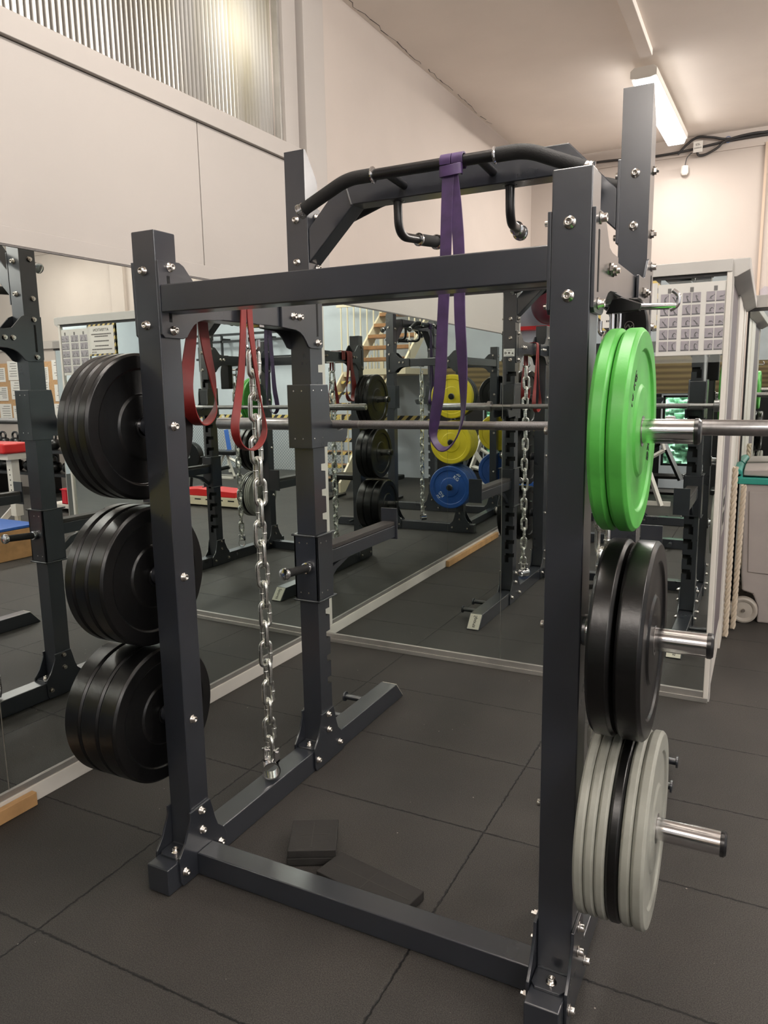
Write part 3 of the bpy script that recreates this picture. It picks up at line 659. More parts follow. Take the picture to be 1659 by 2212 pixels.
# ---------------------------------------------------------------- bands
def ribbon(bm, pts, wv, width, th=.0045, n=6, closed=False):
    P_ = bez(pts, n); Wv = bez(wv, n); rows = []
    for i, p in enumerate(P_):
        tg = (P_[min(i+1, len(P_)-1)]-P_[max(i-1, 0)]).normalized(); w_ = Wv[i]; w_ = (w_-tg*w_.dot(tg)).normalized(); nn = tg.cross(w_).normalized()
        h = width/2
        rows.append([bm.verts.new(p+w_*a*h+nn*b2*th/2) for a, b2 in ((-1, -1), (1, -1), (1, 1), (-1, 1))])
    fs = []
    for A, B in zip(rows, rows[1:]):
        for k in range(4): fs.append(bm.faces.new((A[k], A[(k+1) % 4], B[(k+1) % 4], B[k])))
    fs += [bm.faces.new(rows[0][::-1]), bm.faces.new(rows[-1])]
    bmesh.ops.recalc_face_normals(bm, faces=fs)
BYP = PY-.022
pt = thing('resistance_band', 'long purple resistance band hanging from the pull-up bar', 'resistance band', (0, 0, 0))
bm = newbm()
ribbon(bm, [(.664, PY-.020, 2.052), (.660, BYP, 1.95), (.655, BYP, 1.80), (.645, BYP, 1.62), (.636, BYP, 1.45), (.618, BYP, 1.34), (.614, BYP, 1.285), (.640, BYP, 1.252), (.672, BYP, 1.262), (.700, BYP, 1.31), (.712, BYP, 1.38), (.710, BYP, 1.50), (.700, BYP+.003, 1.65), (.697, BYP+.003, 1.83), (.688, BYP+.004, 1.95), (.676, PY-.017, 2.052)],
       [(1, .1, 0), (1, 0, 0), (1, 0, 0), (1, 0, 0), (.9, .3, 0), (.6, .8, 0), (.2, 1, .1), (0, 1, .3), (-.1, 1, .3), (-.4, 1, .1), (-.7, .8, 0), (-.9, .3, 0), (-1, .1, 0), (-1, 0, 0), (-1, 0, 0), (-1, .1, 0)], .036, .0045)
obj('strap', bm, PURPLE, pt, bevel=.0012)
bm = newbm()
for dx in (-.018, .018):
    ribbon(bm, [(.672+dx, PY+.0215*math.cos(a), 2.089+.0215*math.sin(a)) for a in [PI*(1.15)-k*PI*1.5/7 for k in range(8)]][::-1], [(1, 0, 0)]*8, .034, .005, 3)
ribbon(bm, [(.642, PY-.006, 2.060), (.640, PY-.022, 2.060), (.655, PY-.030, 2.058), (.685, PY-.030, 2.060), (.702, PY-.020, 2.064), (.700, PY-.004, 2.064)], [(0, 0, 1)]*6, .030, .006, 4)
obj('knot', bm, PURPLE, pt, bevel=.001)
def redband(name, lab, P_, Wv, width):
    t = thing(name, lab, 'resistance band', (0, 0, 0), 0, 'red resistance bands')
    bm = newbm(); ribbon(bm, P_, Wv, width); obj('strap', bm, REDB, t, bevel=.001); return t
X2 = T+.0145
rb2 = redband('resistance_band', 'narrow red resistance band hanging in front of the chain', [(-.0115, .345, 1.66), (-.0115, .345, 1.72), (.0, .345, 1.7285), (.04, .345, 1.7265), (T, .347, 1.7285), (X2, .347, 1.715), (X2, .342, 1.64), (X2, .322, 1.50), (X2, .296, 1.40), (X2, .278, 1.33), (X2, .290, 1.285), (X2, .320, 1.262), (X2, .358, 1.256), (X2, .396, 1.268), (X2, .424, 1.30), (X2, .428, 1.34), (X2, .410, 1.43), (X2, .392, 1.53), (X2, .378, 1.64), (X2, .374, 1.715), (T, .374, 1.7285), (.04, .374, 1.7265), (.0, .374, 1.7285), (-.0115, .374, 1.72), (-.0115, .374, 1.66)],
        [(0, 1, 0)]*7+[(.2, 1, 0), (.5, 1, 0), (.9, .5, 0), (1, .1, 0), (1, 0, 0), (1, 0, 0), (1, 0, 0), (1, -.2, 0), (.9, -.5, 0), (.5, -1, 0), (.2, -1, 0)]+[(0, -1, 0)]*7, .026)
rb1 = redband('resistance_band', 'wide red resistance band hanging behind the side beam', [(.02, .24, 1.727), (.0, .24, 1.727), (-.014, .24, 1.71), (-.016, .236, 1.62), (-.016, .214, 1.53), (-.016, .196, 1.45), (-.016, .205, 1.385), (-.016, .235, 1.345), (-.016, .270, 1.340), (-.016, .308, 1.365), (-.016, .328, 1.41), (-.016, .320, 1.48), (-.016, .300, 1.56), (-.016, .288, 1.64), (-.014, .286, 1.71), (.0, .286, 1.727), (.02, .286, 1.727)],
        [(0, 1, 0), (0, 1, 0), (0, 1, 0), (0, 1, 0), (.2, 1, 0), (.6, .8, 0), (1, .4, 0), (1, 0, 0), (1, -.1, 0), (1, -.4, 0), (.7, -.8, 0), (.3, -1, 0), (.1, -1, 0), (0, -1, 0), (0, -1, 0), (0, -1, 0), (0, -1, 0)], .043)

# ---------------------------------------------------------------- chains
def link_mesh():
    L_, Wd, r = .0464, .0172, .0080; pts = []
    for k in range(9): a = PI*k/8; pts.append((Wd*math.cos(a), 0, L_-Wd-.003+Wd*math.sin(a)))
    for k in range(9): a = PI+PI*k/8; pts.append((Wd*math.cos(a), 0, -(L_-Wd-.003)+Wd*math.sin(a)))
    bm = newbm(); tube(bm, pts, r, 12, closed=True); tube(bm, [(Wd, 0, .003), (Wd, 0, .0015), (Wd, 0, -.0015), (Wd, 0, -.003)], 0, 14, cap=False, radii=[.0079, .0089, .0089, .0079])
    me = bpy.data.meshes.new('chain_link'); bm.to_mesh(me); bm.free(); me.materials.append(ZINC); return me
LM = link_mesh()
def chain(x, y, lab, nl=20, ztop=1.575, rz0=1.06):
    t = thing('chain', lab, 'chain', (x, y, .083), 0, 'lifting chains')
    z = ztop-.083-.049
    for i in range(nl):
        o = bpy.data.objects.new('chain_link', LM); COL.objects.link(o); o.parent = t; o.location = (.003*math.sin(i*1.3), .003*math.cos(i*2.1), z)
        o.rotation_euler = (0, .03*math.sin(i), rz0+(PI/2 if i % 2 else 0)+.12*math.sin(i*1.7)); z -= .0702
    # U hook above
    bm = newbm(); u = fillet([(-.024, 0, 1.648-.083), (-.024, 0, ztop-.083-.010), (.024, 0, ztop-.083-.010), (.024, 0, 1.60-.083)], .022, 8); tube(bm, u, .0062, 12); obj('u_hook', bm, CHROME, t)
    bm = newbm(); box(bm, -.04, .04, -.012, .012, 1.638-.083, 1.6445-.083); obj('hook_plate', bm, CHROME, t)
    # barbell collar at the bottom
    zc = z+.0702-.049-.012
    c0 = Vector((.004, -.006, .0395)); ax = Vector((.62, -.78, .05)).normalized(); u_, v_ = frame(ax)
    bm = newbm(); prof = [(-.028, .027), (-.028, .0315), (.028, .0315), (.028, .027)]; rings = []
    for tt, rr in prof: rings.append([bm.verts.new(c0+ax*tt+(u_*math.cos(2*PI*k/40)+v_*math.sin(2*PI*k/40))*rr) for k in range(40)])
    for i in range(4):
        for k in range(40): f = bm.faces.new((rings[i][k], rings[i][(k+1) % 40], rings[(i+1) % 4][(k+1) % 40], rings[(i+1) % 4][k])); f.smooth = (i in (1, 3))
    bmesh.ops.recalc_face_normals(bm, faces=bm.faces[:]); co = obj('collar', bm, CHROME, t)
    bm = newbm(); pts2 = [Vector((-.014, .010, .066)), Vector((-.014, .010, zc+.03)), Vector((.018, -.002, zc+.03)), Vector((.018, -.002, .066))]
    box(bm, -.024, -.016, -.014, .014, .060, .112); box(bm, .020, .028, -.014, .014, .060, .112); box(bm, -.024, .028, -.014, .014, .060, .070); cyl(bm, (-.036, 0, .100), (.034, 0, .100), .0055, 14); obj('shackle', bm, CHROME, t, bevel=.0015)
    return t
ch1 = chain(.044, .452, 'heavy steel chain with a chrome collar hanging from the left side beam'); ch1.rotation_euler.z = .0
ch2 = chain(W-.044, .452, 'heavy steel chain hanging behind the right front upright'); ch2.rotation_euler.z = PI

# chrome hooked lever and black pad hung under the right side beam
t = thing('landmine_hook', 'chrome lever with hooked end mounted above the green plates', 'hook', (W+.012, .30, 1.618))
bm = newbm(); tube(bm, [(-.03, 0, 0), (.118, -.01, -.006)], .0075, 14); tube(bm, bez([(.110, -.01, .028), (.122, -.01, .016), (.120, -.01, -.004), (.105, -.01, -.014)]), .0055, 10); obj('rod', bm, CHROME, t)
bm = newbm(); prism(bm, [(-.035, -.016), (-.02, .016), (.0, .020), (.045, .004), (.04, -.012)], 'y', -.020, .012); obj('clamp', bm, BLACKM, t, bevel=.003)
bm = newbm(); tube(bm, [(-.022, -.004, -.01), (-.022, -.004, -.13)], .006, 12); obj('vertical_rod', bm, CHROME, t)
t = thing('hanging_pad', 'black rounded rubber pad hanging behind the green plates', 'pad', (1.163, .47, 1.47))
bm = newbm(); pp = [(0, -.02), (0, .185)]+[(.062+.030*math.sin(a), .10+.085*math.cos(a)) for a in [k*PI/2/6 for k in range(7)]]+[(.092, -.02)]; prism(bm, pp, 'y', 0, .05); obj('pad_body', bm, RUB, t, bevel=.006)
bm = newbm(); tube(bm, [(.045+.011*math.cos(2*PI*k/20), -.0008, .115+.012*math.sin(2*PI*k/20)) for k in range(20)], .0012, 6, closed=True); tube(bm, bez([(.037, -.0008, .112), (.043, -.0008, .119), (.046, -.0008, .112), (.053, -.0008, .118)]), .0014, 6); obj('round_logo', bm, INKG, t)

# ---------------------------------------------------------------- second rack (seen only in the mirrors)
OX, OY = -.405, -1.345
def place(o, lab, dx=0):
    # transform R1 local coordinates: X = OX + y, Y = OY - x
    p = o.location.copy(); o.location = (OX+p.y, OY-p.x, p.z); o.rotation_euler.z = o.rotation_euler.z-PI/2; o['label'] = lab; return o
r2 = copy_tree(rack); r2.name = 'power_rack.001'; place(r2, 'second dark grey power rack, seen in the mirrors with yellow and blue plates')
jc = [o for o in COL.objects if o.name.startswith('j_cup')]
for i, o in enumerate([q for q in jc if q.parent is None][:2]):
    place(copy_tree(o), ('dark hook on the second rack, on the upright nearer the first rack', 'dark hook on the second rack, on the farther tall upright')[i])
b2_ = copy_tree(pt); place(b2_, 'purple resistance band hanging from the second rack, seen in the mirror')
c = copy_tree(ch1); place(c, 'steel chain on the second rack, hanging on the side with the blue plate')
G2 = 'plates on the second rack'
def plate2(mt, th, r, lab, xl, z, text=None): # xl = local x of the inner face, + outward on the -x side or > W
    return place(plate(mt, th, r, lab, xl, HY, z, G2, text=text), lab)
def flip(o): o.rotation_euler.z += PI; return o
# near side (faces the first rack): stacks grow towards local -x
TXB = ((PI*.30, '20\nKG'), (PI*1.22, '20\nKG'))
def stack2(z, specs, side):
    x = -.03 if side < 0 else W+.03
    for mt, th, lab, tx in specs:
        o = plate(mt, th, .2055, lab, x, HY, z, G2, text=tx); place(o, lab)
        if side < 0: flip(o); x -= th+.001
        else: x += th+.001
stack2(HZ[0], ((RUB, .078, 'thick black plate on the top peg of the second rack, innermost', None), (RUB, .058, 'black plate on the second rack behind the top yellow one', None), (YELLOW, .062, 'yellow plate on the top peg of the second rack, facing the first rack', None)), -1)
stack2(HZ[1], ((YELLOW, .074, 'yellow plate on the middle peg of the second rack, inner one', None), (YELLOW, .0741, 'yellow plate on the middle peg of the second rack, in the middle of three', None), (YELLOW, .0742, 'yellow plate on the middle peg of the second rack, outermost', None)), -1)
stack2(HZ[2], ((BLUE, .084, 'blue plate on the bottom peg of the second rack, inner one', None), (BLUE, .0841, 'blue plate on the bottom peg of the second rack, in the middle of three', None), (BLUE, .0842, 'blue twenty kilogram plate with white numbers on the bottom peg of the second rack', TXB)), -1)
stack2(HZ[0], ((RUB, .061, 'black plate on the far side of the second rack, top peg', None),), 1)
stack2(HZ[1], ((YELLOW, .0482, 'yellow plate on the far side of the second rack', None),), 1)
stack2(HZ[2], ((BLUE, .0542, 'blue plate on the far side of the second rack', None),), 1)

# ================================================================= FLOOR PADS INSIDE THE RACK
def pad(x, y, rz, h, lab, tilt=(0, 0), z=.002, L_=.17, Wd=.145):
    t = thing('rubber_pad', lab, 'rubber pad', (x, y, z), rz, 'loose rubber pads'); t.rotation_euler = (tilt[0], tilt[1], rz)
    bm = newbm(); hh_ = [h/2]*1
    for k in range(2 if h > .04 else 1):
        z0 = k*.026; e = .003*k; box(bm, -L_/2+e, L_/2+e, -Wd/2, Wd/2, z0, h if h < .04 else z0+.025)
    o = obj('pad_body', bm, mat('matt_rubber', (.016, .0145, .013), .8, 0, .3, 40, .3, 200), t, bevel=.003)
    bm = newbm(); box(bm, -.0015, .0015, -Wd/2+.015, Wd/2-.015, h, h+.0006); box(bm, -L_/2+.012, L_/2-.012, -.0015, .0015, h, h+.0006); obj('moulded_groove', bm, mat('groove_rubber', (.028, .025, .022), .8), t)
    return t
pad(.335, .262, .485, .051, 'stack of two square black rubber pads lying inside the rack', L_=.148, Wd=.165)
pad(.585, .170, -.18, .029, 'long flat black rubber pad lying between the stacked pads and the floor crossbar', L_=.31, Wd=.115)

# ================================================================= POSTERS ON THE PARTITION MIRROR
PYM = BY-.0135
t = thing('exercise_poster', 'exercise chart in a clear sleeve taped to the partition mirror', 'poster', (1.225, PYM, 1.70))
bm = newbm(); box(bm, -.142, .126, .0028, .0040, -.142, .158); obj('paper_sheet', bm, PAPER, t)
bm = newbm(); box(bm, -.160, .138, .0005, .0012, -.175, .168); obj('clear_sleeve', bm, FILM, t)
px0 = (-.122, -.033, .060)
for c3_ in range(3):
    for r5 in range(5):
        for h2 in range(2):
            X0 = px0[c3_]+h2*.0375-.008; Z0 = .118-r5*.050
            bm = newbm(); box(bm, X0, X0+.034, .0018, .0027, Z0-.042, Z0); ph = obj('photo', bm, PHOTO, t)
            # dark exercising figure in the print: trunk, legs, arm as strokes
            bm = newbm(); rr = random.Random(c3_*40+r5*7+h2)
            cx_, cz_ = X0+.017, Z0-.022; a = rr.uniform(-.9, .9)+(PI/2 if c3_ == 2 else 0)
            def st(x1, z1, x2, z2, w_=.0022):
                A = Vector((x1, .00165, z1)); B = Vector((x2, .00165, z2)); d_ = (B-A).normalized().cross(Vector((0, 1, 0)))*w_/2
                v_ = [bm.verts.new(p) for p in (A+d_, A-d_, B-d_, B+d_)]; bm.faces.new(v_)
            hx, hz = cx_+.010*math.sin(a), cz_+.010*math.cos(a); fx_, fz_ = cx_-.006*math.sin(a)+.003, max(Z0-.038, cz_-.014*abs(math.cos(a))-.003)
            st(cx_, cz_, hx, hz, .0042); st(cx_, cz_, fx_, fz_, .003); st(cx_, cz_, fx_+.006, fz_, .0026); st(hx, hz, min(X0+.032, hx+.008), hz+.006*rr.choice((-1, 1)), .0018); st(min(X0+.032, hx+.008), hz, min(X0+.032, hx+.012), min(Z0-.002, hz+.012), .0008); st(X0+.001, Z0-.039, X0+.033, Z0-.039, .004)
            obj('printed_figure', bm, mat('print_dark', (.022, .018, .026), .5), ph)
    bm = newbm(); box(bm, px0[c3_]+.020, px0[c3_]+.034, .0018, .0027, .120, .140); obj('column_tag', bm, INKG, t)
t = thing('warning_notice', 'white warning notice with black and yellow striped border on the partition mirror', 'notice', (.962, PYM, 1.778))
bm = newbm(); box(bm, -.130, .130, .003, .004, -.100, .100); obj('striped_border', bm, TAPE, t)
bm = newbm(); box(bm, -.119, .119, .0018, .0028, -.089, .089); obj('paper_sheet', bm, PAPER, t)
MX = lambda x, z: basis((x, .0014, z), (1, 0, 0), (0, 0, 1))
text_mesh('lettering', 'ATTENTION', .026, MX(-.002, .062), INK, t, .0002)
text_mesh('lettering', 'AU SOL', .014, MX(.075, -.078), INK, t, .0002)
bm = newbm(); rr = random.Random(3)
for z0, wid in ((.032, .19), (.018, .13), (-.012, .14), (-.042, .13), (-.064, .19)):
    x = -wid/2
    while x < wid/2-.006:
        l_ = rr.uniform(.004, .008); box(bm, x, x+l_, .0013, .0017, z0, z0+.008); x += l_+.0018
obj('printed_line', bm, INKG, t)

# ================================================================= BIN, ROPES, CABLES
t = thing('wheeled_bin', 'grey wheeled bin with teal lid beside the booth', 'bin', (1.655, 3.545, 0))
bm = newbm()
def taper(bm, a, z0, b_, z1):
    vs = [bm.verts.new((x, y, z)) for (hx, hy), z in ((a, z0), (b_, z1)) for x, y in ((-hx, -hy), (hx, -hy), (hx, hy), (-hx, hy))]
    for f in ((3, 2, 1, 0), (4, 5, 6, 7), (0, 1, 5, 4), (1, 2, 6, 5), (2, 3, 7, 6), (3, 0, 4, 7)): bm.faces.new([vs[i] for i in f])
prism(bm, [(-.10, .0), (.21, .0), (.235, .845), (-.215, .845), (-.20, .30), (-.19, .19), (-.13, .175), (-.10, .10)], 'y', -.215, .215)
obj('bin_body', bm, BING, t, bevel=.012, bseg=3)
bm = newbm(); prism(bm, [(-.165, .31), (-.03, .305), (-.01, .34), (-.02, .80), (-.185, .80)], 'y', -.224, -.214); obj('side_panel', bm, BING, t, bevel=.008, bseg=3)
for s in (-1, 1):
    bm = newbm(); lathe(bm, [(-.025, .001), (-.018, .05), (-.024, .056), (-.027, .068), (-.022, .078), (.022, .078), (.027, .068), (.02, .05), (.02, .001)], 48, (-.175, s*.235, .080), 'y', closed=False); wh = obj('wheel', bm, WHEEL, t)
    bm = newbm(); lathe(bm, [(-.034, .001), (-.034, .010), (-.02, .012)], 20, (-.175, s*.235, .080), 'y', closed=False); obj('hub_cap', bm, BOLT, wh)
bm = newbm(); box(bm, -.245, .245, -.235, .225, .842, .880); cyl(bm, (-.255, -.225, .905), (-.255, .225, .905), .028, 24); prism(bm, [(-.283, .905), (-.262, .842), (-.225, .842), (-.225, .905)], 'y', -.225, -.19); prism(bm, [(-.283, .905), (-.262, .842), (-.225, .842), (-.225, .905)], 'y', .19, .225); obj('lid_frame', bm, TEAL, t, bevel=.006)
bm = newbm(); prism(bm, [(-.225, .888), (.24, .880), (.24, .912), (.0, .935), (-.22, .925)], 'y', -.20, .20); obj('bin_lid', bm, BING, t, bevel=.01)
bm = newbm(); tube(bm, [(-.02, -.20, .93), (.06, -.16, .955), (.16, -.12, .975)], 0, 16, radii=[.005, .035, .02]); tag(obj('black_glove', bm, RUB), 'black glove lying on the lid of the wheeled bin', 'glove'); bpy.data.objects['black_glove'].location = (1.655, 3.545, .012)
def rope(x, y, z1, lean, lab, r=.017, z00=.012):
    t = thing('battle_rope', lab, 'rope', (x, y, 0), 0, 'twisted ropes')
    for k in range(3):
        bm = newbm(); N = 90; pts = []
        for i in range(N+1):
            f = i/N; z = z00+f*(z1-z00); a = 2*PI*(k/3)+z*2*PI/.105; pts.append((lean*f+math.cos(a)*r*.6, math.sin(a)*r*.6, z))
        tube(bm, pts, r*.62, 10); obj('strand', bm, ROPE, t)
rope(1.400, 2.95, .98, .0, 'twisted pale rope hanging against the booth side, nearer one', .0135); rope(1.432, 3.12, .86, .012, 'twisted pale rope hanging beside the wheeled bin', .013)
# cables on the back wall
cy = NY-.02
t = thing('cable_bundle', 'black cable bundle running along the top of the back wall', 'cable')
for k, pts in enumerate(([(-.6, cy, 3.40), (-.3, cy, 3.42), (.0, cy, 3.455), (.45, cy, 3.435), (.75, cy, 3.44), (1.1, cy, 3.47), (1.6, cy, 3.478), (3.0, cy, 3.48), (8.2, cy, 3.48)], [(.70, cy, 3.42), (.77, cy, 3.49), (.86, cy-.01, 3.535), (.98, cy-.01, 3.515), (1.1, cy, 3.485), (1.25, cy, 3.495), (1.5, cy, 3.50), (3, cy, 3.50)], [(.86, cy-.01, 3.415), (.875, cy-.01, 3.385), (.93, cy-.01, 3.385), (1.02, cy-.01, 3.425), (1.09, cy-.01, 3.475), (1.3, cy-.01, 3.50), (1.6, cy, 3.49), (3, cy, 3.49)])):
    bm = newbm(); tube(bm, bez(pts, 8), .010, 10); obj('cable', bm, CAB, t)
bm = newbm(); tube(bm, [(1.10+.022*math.cos(a), cy, 3.482+.024*math.sin(a)) for a in [2*PI*k/16 for k in range(16)]], .004, 6, closed=True); obj('cable_tie', bm, mat('blue_tie', (.10, .14, .25), .5), t)
t = thing('paper_tag', 'small handwritten paper tag on the cables of the back wall', 'tag', (.865, cy-.022, 3.455))
bm = newbm(); box(bm, -.038, .038, 0, .001, -.045, .045); obj('paper_sheet', bm, PAPER, t)
text_mesh('handwriting', 'ESL', .026, basis((0, -.0008, .018), (1, 0, .08), (-.08, 0, 1)), INKG, t, .0002); text_mesh('handwriting', 'SARINA', .018, basis((0, -.0008, -.010), (1, 0, .05), (-.05, 0, 1)), INKG, t, .0002)
t = thing('lamp_socket', 'white lamp socket dangling on a thin cable from the back wall', 'lamp socket', (.765, cy-.02, 3.265))
bm = newbm(); tube(bm, bez([(.05, .01, .15), (.015, 0, .11), (0, 0, .04)]), .004, 8); obj('thin_cable', bm, CAB, t)
bm = newbm(); lathe(bm, [(.045, .001), (.045, .03), (.0, .033), (-.01, .033), (-.03, .02), (-.032, .001)], 24, axis='z', closed=False); obj('socket_body', bm, WHITE, t)

# ================================================================= THE REST OF THE GYM (seen in the mirrors)
def bx(bm, c, s, mi=0): box(bm, c[0]-s[0]/2, c[0]+s[0]/2, c[1]-s[1]/2, c[1]+s[1]/2, c[2]-s[2]/2, c[2]+s[2]/2, mi)
def bar(bm, a, b_, w_): tube(bm, [a, b_], w_*.7, 4)
# staircase
t = thing('staircase', 'cream steel staircase with brown wooden treads at the far wall', 'staircase', (0, -4.6, 0))
for k in range(9):
    bm = newbm(); box(bm, 2.15, 2.95, 1.0-k*.2-.15, 1.0-k*.2+.11, .17*(k+1)-.02, .17*(k+1)+.02); tr = obj('tread', bm, TREAD, t, bevel=.004)
    bm = newbm(); box(bm, 2.15, 2.95, 1.0-k*.2+.085, 1.0-k*.2+.112, .17*(k+1)-.022, .17*(k+1)+.022); obj('hazard_edge', bm, TAPE2, tr)
for k in range(6):
    bm = newbm(); box(bm, 1.35, 2.07, .42-k*.2, .42-k*.2+.27, 1.83+k*.17-.025, 1.83+k*.17+.025); obj('tread', bm, TREAD, t, bevel=.004)
bm = newbm(); box(bm, 1.3, 3.0, -.78, -.6, 1.62, 1.70); box(bm, 1.3, 2.11, -.62, .72, 1.62, 1.70); obj('landing', bm, CREAMP, t)
for x in (2.12, 2.96):
    bm = newbm(); prism(bm, [(1.15, 0), (1.15, .14), (-.62, 1.70), (-.74, 1.70), (-.74, 1.52), (1.0, 0)], 'x', x, x+.03); obj('stringer', bm, CREAMP, t)
for x in (1.30, 2.08):
    bm = newbm(); prism(bm, [(.72, 1.70), (.72, 1.80), (-.62, 2.88), (-.74, 2.88), (-.74, 2.74), (.56, 1.70)], 'x', x, x+.03); obj('stringer', bm, CREAMP, t)
for k in range(9):
    x = 2.02+k*.115; bm = newbm(); box(bm, x, x+.018, -.55, -.532, 1.70, 2.72); obj('baluster', bm, CREAMP, t)
bm = newbm(); box(bm, 2.0, 3.02, -.56, -.52, 2.70, 2.74); box(bm, 2.22, 2.27, -.57, -.52, .0, 3.2); obj('handrail', bm, CREAMP, t)
for k in range(8):
    y = 1.05-k*.2; bm = newbm(); box(bm, 2.125, 2.14, y, y+.015, .17*(k+1), .17*(k+1)+.9); obj('baluster', bm, CREAMP, t)
for k in range(6):
    y = .55-k*.2; bm = newbm(); box(bm, 1.30, 1.315, y, y+.015, 1.85+k*.17, 1.85+k*.17+.85); obj('baluster', bm, CREAMP, t)
# metal wall lining, hazard tape on the far wall
bm = newbm(); box(bm, 3.1, EX, SY, SY+.012, .01, .80); struct('trim_18', bm, DIAM)
bm = newbm(); box(bm, .7, EX, SY, SY+.006, .92, .99); struct('trim_19', bm, TAPE2)
# wall rig
t = thing('wall_rig', 'black ladder shaped pull-up rig mounted high on the far wall', 'pull-up rig', (5.4, SY+.2, 0))
for z in (2.42, 2.30, 2.0):
    bm = newbm(); box(bm, -1.4, 1.4, -.02, .02, z-.02, z+.02); obj('rail', bm, BLACKM, t)
for k in range(6):
    x = -1.3+k*.52; bm = newbm(); box(bm, x-.015, x+.015, -.02, .02, 2.0, 2.42); box(bm, x-.03, x+.03, -.2, 0, 2.30, 2.36); obj('strut', bm, BLACKM, t)
# bench with blue legs
t = thing('flat_bench', 'black flat bench on white legs in front of the metal wall lining', 'bench', (5.3, -4.1, 0))
bm = newbm(); bx(bm, (0, 0, .42), (.62, .28, .07)); obj('seat_pad', bm, RUB, t, bevel=.02, bseg=3)
bm = newbm(); bar(bm, (-.05, 0, .40), (-.2, 0, .03), .035); bar(bm, (.0, 0, .40), (.18, 0, .03), .035); box(bm, -.26, .26, -.15, -.1, 0, .03); box(bm, -.26, .26, .1, .15, 0, .03); obj('bench_frame', bm, WHITE, t)
t = thing('step_machine', 'white and blue upright exercise machine by the far wall', 'exercise machine', (5.75, -4.75, 0))
bm = newbm(); bar(bm, (0, 0, 0), (.1, 0, 1.0), .05); bar(bm, (0, 0, .25), (-.5, 0, .05), .04); obj('machine_frame', bm, WHITE, t)
bm = newbm(); bar(bm, (-.02, 0, .3), (.05, 0, .75), .075); obj('cover', bm, BLUEP, t)
# roller bed with red mat
t = thing('red_roller_bench', 'low cream bench with a red mat on the gym floor', 'bench', (3.45, -1.72, 0))
bm = newbm(); box(bm, -.6, .6, -.17, .17, .02, .13); obj('bench_base', bm, CREAMP, t, bevel=.006)
bm = newbm()
for k in range(6): box(bm, -.5+k*.18, -.40+k*.18, .168, .172, .085, .10)
obj('slot_row', bm, DARK, t)
bm = newbm(); prism(bm, [(-.5, .132), (.5, .132), (.5, .19), (.1, .225), (-.5, .20)], 'y', -.16, .16); obj('red_mat', bm, REDP, t, bevel=.01)
# rowing machine wheel
t = thing('rowing_machine', 'black rowing machine with a round flywheel', 'rowing machine', (4.7, -2.7, 0))
bm = newbm(); lathe(bm, [(-.05, .001), (-.05, .20), (.05, .20), (.05, .001)], 40, (0, 0, .5), 'y', closed=False); obj('flywheel', bm, RUB, t, bevel=.008)
bm = newbm(); lathe(bm, [(-.052, .001), (-.056, .03)], 16, (0, 0, .5), 'y', closed=False); lathe(bm, [(.052, .001), (.056, .03)], 16, (0, 0, .5), 'y', closed=False); obj('hub_cap', bm, STEEL, t)
bm = newbm(); bar(bm, (0, 0, .35), (1.2, 0, .25), .04); bar(bm, (0, -.0, .3), (.05, 0, 0), .04); bar(bm, (1.2, 0, .25), (1.2, 0, 0), .04); box(bm, -.05, .10, -.25, .25, 0, .04); box(bm, 1.15, 1.25, -.2, .2, 0, .03); obj('rail', bm, BLACKM, t)
# low white tub with bits, black pad bench (left of the plates in the reflection)
t = thing('storage_tub', 'white plastic tub filled with red odds and ends', 'tub', (2.55, -3.1, .0))
bm = newbm(); box(bm, -.17, .17, -.13, .13, .22, .40); obj('tub_body', bm, WHITE, t, bevel=.01)
bm = newbm(); box(bm, -.3, .3, -.2, .2, 0, .22); obj('tub_stand', bm, BLACKM, t, bevel=.01)
for k in range(4): bm = newbm(); tube(bm, [(-.1+.06*k, 0, .39), (-.08+.06*k, .03, .45)], .018, 8); obj('odd_piece', bm, (REDP, TEAL)[k % 2], t)
t = thing('weight_bench', 'black padded weight bench behind the second rack', 'bench', (1.65, -3.05, 0))
bm = newbm(); bx(bm, (-.15, 0, .30), (.95, .28, .06)); obj('seat_pad', bm, RUB, t, bevel=.015, bseg=3)
bm = newbm(); bar(bm, (-.5, 0, .27), (.3, 0, .27), .04); bar(bm, (-.5, 0, .27), (-.5, 0, .0), .04); bar(bm, (.3, 0, .27), (.35, 0, .0), .04); box(bm, -.55, -.45, -.25, .25, 0, .03); box(bm, .3, .4, -.25, .25, 0, .03); obj('bench_frame', bm, BLACKM, t)
t = thing('leg_machine', 'white steel frame machine with slanting legs', 'exercise machine', (.15, -3.75, 0))
bm = newbm(); bar(bm, (.30, 0, 0), (-.05, 0, .95), .045); bar(bm, (-.35, .1, 0), (.10, .1, .62), .045); bar(bm, (-.12, .05, .33), (.17, 0, .40), .04); box(bm, -.4, .4, -.05, .0, .0, .05); obj('machine_frame', bm, WHITE, t)
# black machine in front of the south window
t = thing('cable_machine', 'black cable machine with slanting bars in front of the window', 'exercise machine', (.35, -4.4, 0))
bm = newbm(); bar(bm, (-.35, 0, 0), (-.35, 0, 1.6), .06); bar(bm, (.45, 0, 0), (.45, 0, 1.6), .06); bar(bm, (-.35, 0, .50), (.45, 0, 1.0), .05); bar(bm, (-.1, .1, 1.0), (.25, .1, .25), .05); bar(bm, (-.35, 0, .28), (.45, 0, .28), .05); bar(bm, (-.35, .3, .12), (.45, .3, .12), .05); obj('machine_frame', bm, BLACKM, t)
bm = newbm(); bar(bm, (-.3, .15, .40), (.05, .15, .62), .035); bar(bm, (.05, .15, .62), (-.05, .15, .95), .035); obj('white_lever', bm, WHITE, t)
